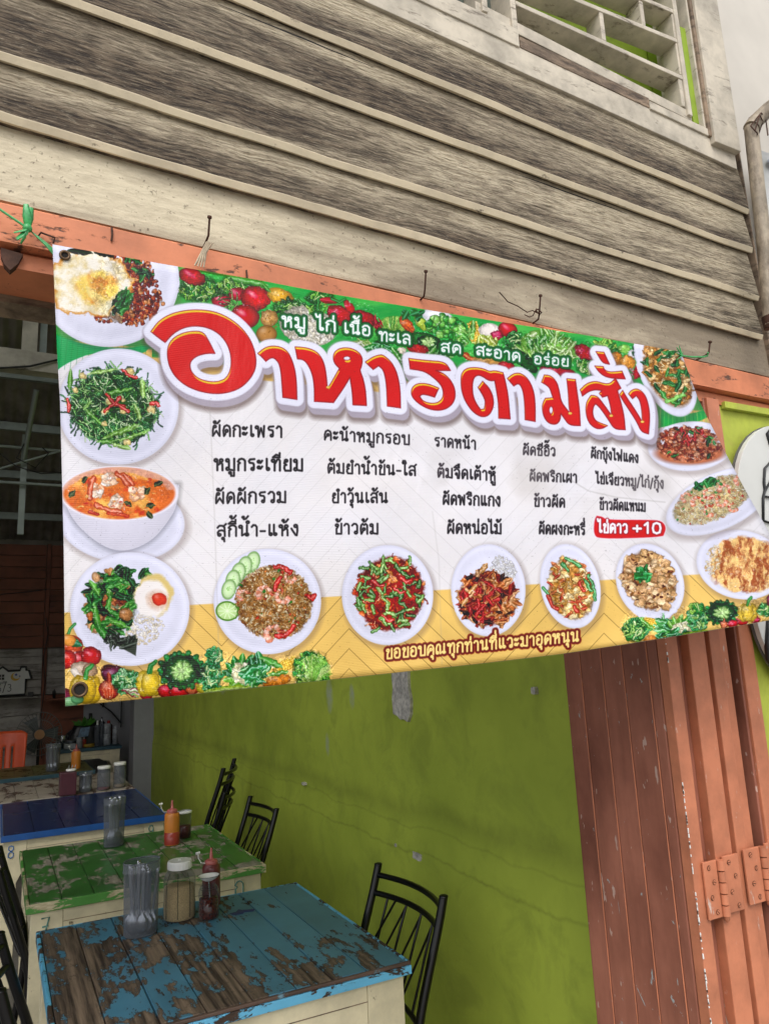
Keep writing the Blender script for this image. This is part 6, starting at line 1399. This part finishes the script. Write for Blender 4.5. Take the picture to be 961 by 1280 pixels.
for sx in (-1, 1):
    for sy in (-.36, .06): MB().tube([(sx * .19, sy, .43), (sx * .23, sy * 1.1, 0)], [.022, .016], 8).build('leg', M_ORANGECHAIR, oc)
    MB().tube([(sx * .215, .02, .44), (sx * .21, .03, .66)], .02, 8).build('back_support', M_ORANGECHAIR, oc)
fan = thing('pedestal_fan', (.42, 9.0, 0), 'round electric fan with wire guard by the kitchen table', 'fan')
FZ = .98; m = MB()
for k in range(36):
    a = 2 * math.pi * k / 36; c, s = math.cos(a), math.sin(a)
    m.tube([(.045 * c, -.10, FZ + .045 * s), (.15 * c, -.10, FZ + .15 * s), (.215 * c, -.05, FZ + .215 * s), (.225 * c, 0, FZ + .225 * s), (.15 * c, .06, FZ + .15 * s)], .0022, 4, cap=False)
for r, y in ((.225, 0), (.15, -.10), (.05, -.105)): m.tube([(r * math.cos(k * .1745), y, FZ + r * math.sin(k * .1745)) for k in range(37)], .004, 5, cap=False)
m.build('guard', plain('dull_grey_wire', '6f7270', .5, .3), fan)
MB().lathe((0, 0, 0), [(0, 0), (.05, 0)], 4).v
hb = MB(); hb.tube([(0, -.11, FZ), (0, -.10, FZ)], .05, 24); hb.build('hub_badge', plain('tan_badge', '9a7048', .5), fan)
bd_ = MB()
for k in range(3):
    a0 = k * 2.094
    pts = []; 
    for (r, da) in ((.03, -.3), (.19, -.35), (.20, .35), (.06, .6)): pts.append((r * math.cos(a0 + da), -.05 + .03 * da, FZ + r * math.sin(a0 + da)))
    bd_.add(pts + [(p[0], p[1] + .004, p[2]) for p in pts], [(0, 1, 2, 3), (7, 6, 5, 4), (0, 4, 5, 1), (1, 5, 6, 2), (2, 6, 7, 3), (3, 7, 4, 0)])
bd_.build('blade', plain('smoky_blade', '4a5254', .3), fan)
MB().tube([(0, -.04, FZ), (0, .10, FZ)], .06, 16).build('motor', M_BLACKSEAT, fan)
MB().tube([(0, .05, FZ - .03), (0, .05, .03)], .016, 10).build('stand', M_BLACKMETAL, fan)
MB().lathe((0, .05, 0), [(0, 0), (.2, 0), (.2, .02), (.03, .04), (0, .04)], 24).build('base', M_BLACKMETAL, fan)
# clutter on the kitchen table
def can(x, y, r, h, m_, label, name='tin_can', cat='can', top=None, z=.7625):
    t = thing(name, (x, y, z), label, cat)
    MB().lathe((0, 0, 0), [(0, 0), (r, 0), (r, h * .96), (r * .97, h), (0, h)], 20).build('body', m_, t)
    if top: MB().lathe((0, 0, 0), [(r * .4, h), (r * .4, h * 1.2), (0, h * 1.2)], 12).build('cap', top, t)
    return t
M_BROTH = plain('dull_white_label', '9aa0a4', .5, var=.35, scale=25)
can(1.165, 9.45, .042, .125, M_BROTH, 'lower white labelled tin at the right of the kitchen table')
can(1.165, 9.45, .042, .115, M_BROTH, 'upper white labelled tin stacked on another', z=.8885)
can(.86, 9.40, .035, .12, M_BROTH, 'squat pale jar at the front of the kitchen table', top=M_BLACKPAINT)
can(1.05, 9.40, .028, .24, M_CLEAR, 'tall clear water bottle on the kitchen table', 'water_bottle', 'bottle', M_WHITECAP)
can(1.10, 9.42, .02, .27, M_CLEAR, 'thin clear bottle beside the stacked tins', 'water_bottle', 'bottle', M_STEEL)
can(1.26, 9.5, .03, .17, M_BROTH, 'grey bottle at the far right of the kitchen table', 'grey_bottle', 'bottle', M_BROTH)
can(.97, 9.42, .06, .035, plain('yellow_tub', '8f7420', .5), 'low yellow tub on the kitchen table', 'plastic_tub', 'tub')
bb = thing('steel_bowl', (.76, 9.42, .7625), 'shallow steel bowl on a stack at the left of the kitchen table', 'bowl')
MB().lathe((0, 0, .06), [(.03, 0), (.05, .002), (.085, .03), (.09, .032), (.082, .03), (.048, .006), (0, .004)], 24).build('bowl', M_STEEL, bb)
MB().box(-.06, .06, -.05, .05, 0, .06).build('box_under', M_BROTH, bb, .005)
bp = thing('bagged_goods', (.98, 9.62, .7625), 'dark heap of plastic bags at the back of the kitchen table', 'bag')
vs = []; fs = []; nu, nv = 28, 14
for i in range(nu):
    for j in range(nv + 1):
        a = 2 * math.pi * i / nu; b = math.pi / 2 * j / nv; r = 1 + .22 * mnoise.noise(Vector((math.cos(a) * 2.3, math.sin(a) * 2.3, b * 2.5)))
        vs.append((.26 * r * math.cos(a) * math.cos(b), .13 * r * math.sin(a) * math.cos(b), .27 * r * math.sin(b)))
for i in range(nu):
    for j in range(nv): a = i * (nv + 1) + j; b = ((i + 1) % nu) * (nv + 1) + j; fs.append((a, b, b + 1, a + 1))
MB().add(vs, fs, True).build('bag', plain('dark_plastic_bag', '2a2c30', .35, var=.6, scale=18, bump=.6), bp)
lv = thing('herb_bunch', (.92, 9.5, 1.0), 'bunch of fresh green leaves on the heap in the kitchen', 'herbs')
random.seed(4); m = MB()
for k in range(34):
    a = random.random() * 6.28; b = random.uniform(.1, 1.3); L = random.uniform(.06, .13); d = Vector((math.cos(a) * math.cos(b), math.sin(a) * math.cos(b) * .5, math.sin(b)))
    s = d.cross(Vector((0, 1, .3))).normalized() * .014; p0 = Vector((random.uniform(-.05, .05), 0, 0))
    m.add([p0, p0 + d * L * .5 + s, p0 + d * L, p0 + d * L * .5 - s], [(0, 1, 2, 3)])
m.build('leaves', plain('fresh_leaf', '3c7a1e', .5, var=.3), lv)
tr = thing('blue_bag', (.90, 9.36, .88), 'crumpled blue grey packet leaning in front of the kitchen heap', 'packet')
MB().hexa([(-.06, 0, 0), (-.03, .02, .10), (-.02, .05, .09), (-.05, .03, 0), (.05, 0, .01), (.07, .02, .11), (.07, .05, .11), (.05, .03, 0)]).build('packet', plain('blue_grey_packet', '4f6f8a', .4, var=.4, scale=20), tr)
cp = thing('wall_pan', (1.22, 10.18, 1.52), 'black round pan hanging on the kitchen wall', 'pan')
MB().tube([(0, 0, 0), (0, .05, 0)], .16, 28).build('pan', M_BLACKMETAL, cp)
MB().tube([(.0, .02, -.15), (-.02, .02, -.36)], .012, 8).build('handle', M_BLACKMETAL, cp)
cc = MB(); cc.tube([(.92, 10.2, 1.6), (1.0, 10.2, 1.38), (1.1, 10.2, 1.26), (1.3, 10.2, 1.1), (1.42, 10.2, .95)], .009, 6); cc.tube([(1.42, 10.2, 1.6), (1.42, 10.2, .9)], .008, 6); cc.tube([(.98, 10.2, 1.5), (1.12, 10.2, 1.44), (1.2, 10.2, 1.55)], .006, 6)
tag(cc.build('kitchen_cable', M_BLACKPAINT), 'black cables running down the kitchen wall behind the bottles', 'cable')
cbn = thing('cabinet', (1.62, 9.5, 0), 'brown wooden cabinet with black top beside the pillar', 'cabinet')
MB().box(-.10, .25, -.2, .2, 0, 1.05).build('carcass', M_BROWNBOARD, cbn, .004); MB().box(-.115, .26, -.215, .2, 1.053, 1.15).build('black_crate', M_BLACKSEAT, cbn, .006)
st2 = tag(MB().box(.53, .98, 10.0, 10.2, 1.29, 1.31).build('wall_shelf', M_BROWNBOARD), 'thin brown shelf on the back wall right of the post', 'shelf')
can(.62, 10.1, .018, .09, M_BLACKPAINT, 'tiny dark bottle on the narrow wall shelf', 'small_bottle', 'bottle', M_BLACKPAINT, z=1.312)
tag(MB().box(.33, .39, 10.1, 10.16, 1.345, 1.40).build('small_box', M_BLACKPAINT, None, .003), 'small dark box beside the house sign on the ledge', 'box')
tag(MB().box(-.3, .44, 10.05, 10.28, 1.335, 1.344).build('ledge', M_GREYBOARD), 'white ledge under the house shaped sign', 'shelf')

can(1.00, 9.66, .05, .30, plain('dim_green_bottle', '33502c', .3), 'dim green bottle rising behind the packets in the kitchen', 'glass_bottle', 'bottle', M_BLACKPAINT)
can(.70, 9.60, .075, .14, M_STEEL, 'dull steel pot at the left back of the kitchen table', 'cooking_pot', 'pot')
can(1.20, 9.62, .045, .22, plain('brown_sauce_bottle', '4a2a1a', .3), 'brown sauce bottle behind the stacked tins', 'glass_bottle', 'bottle', plain('red_bottle_cap', '9a2a20', .4))
can(.91, 9.44, .03, .09, plain('small_red_tub', '8a2f26', .4), 'small red tub beside the squat pale jar', 'plastic_tub', 'tub', M_WHITECAP)
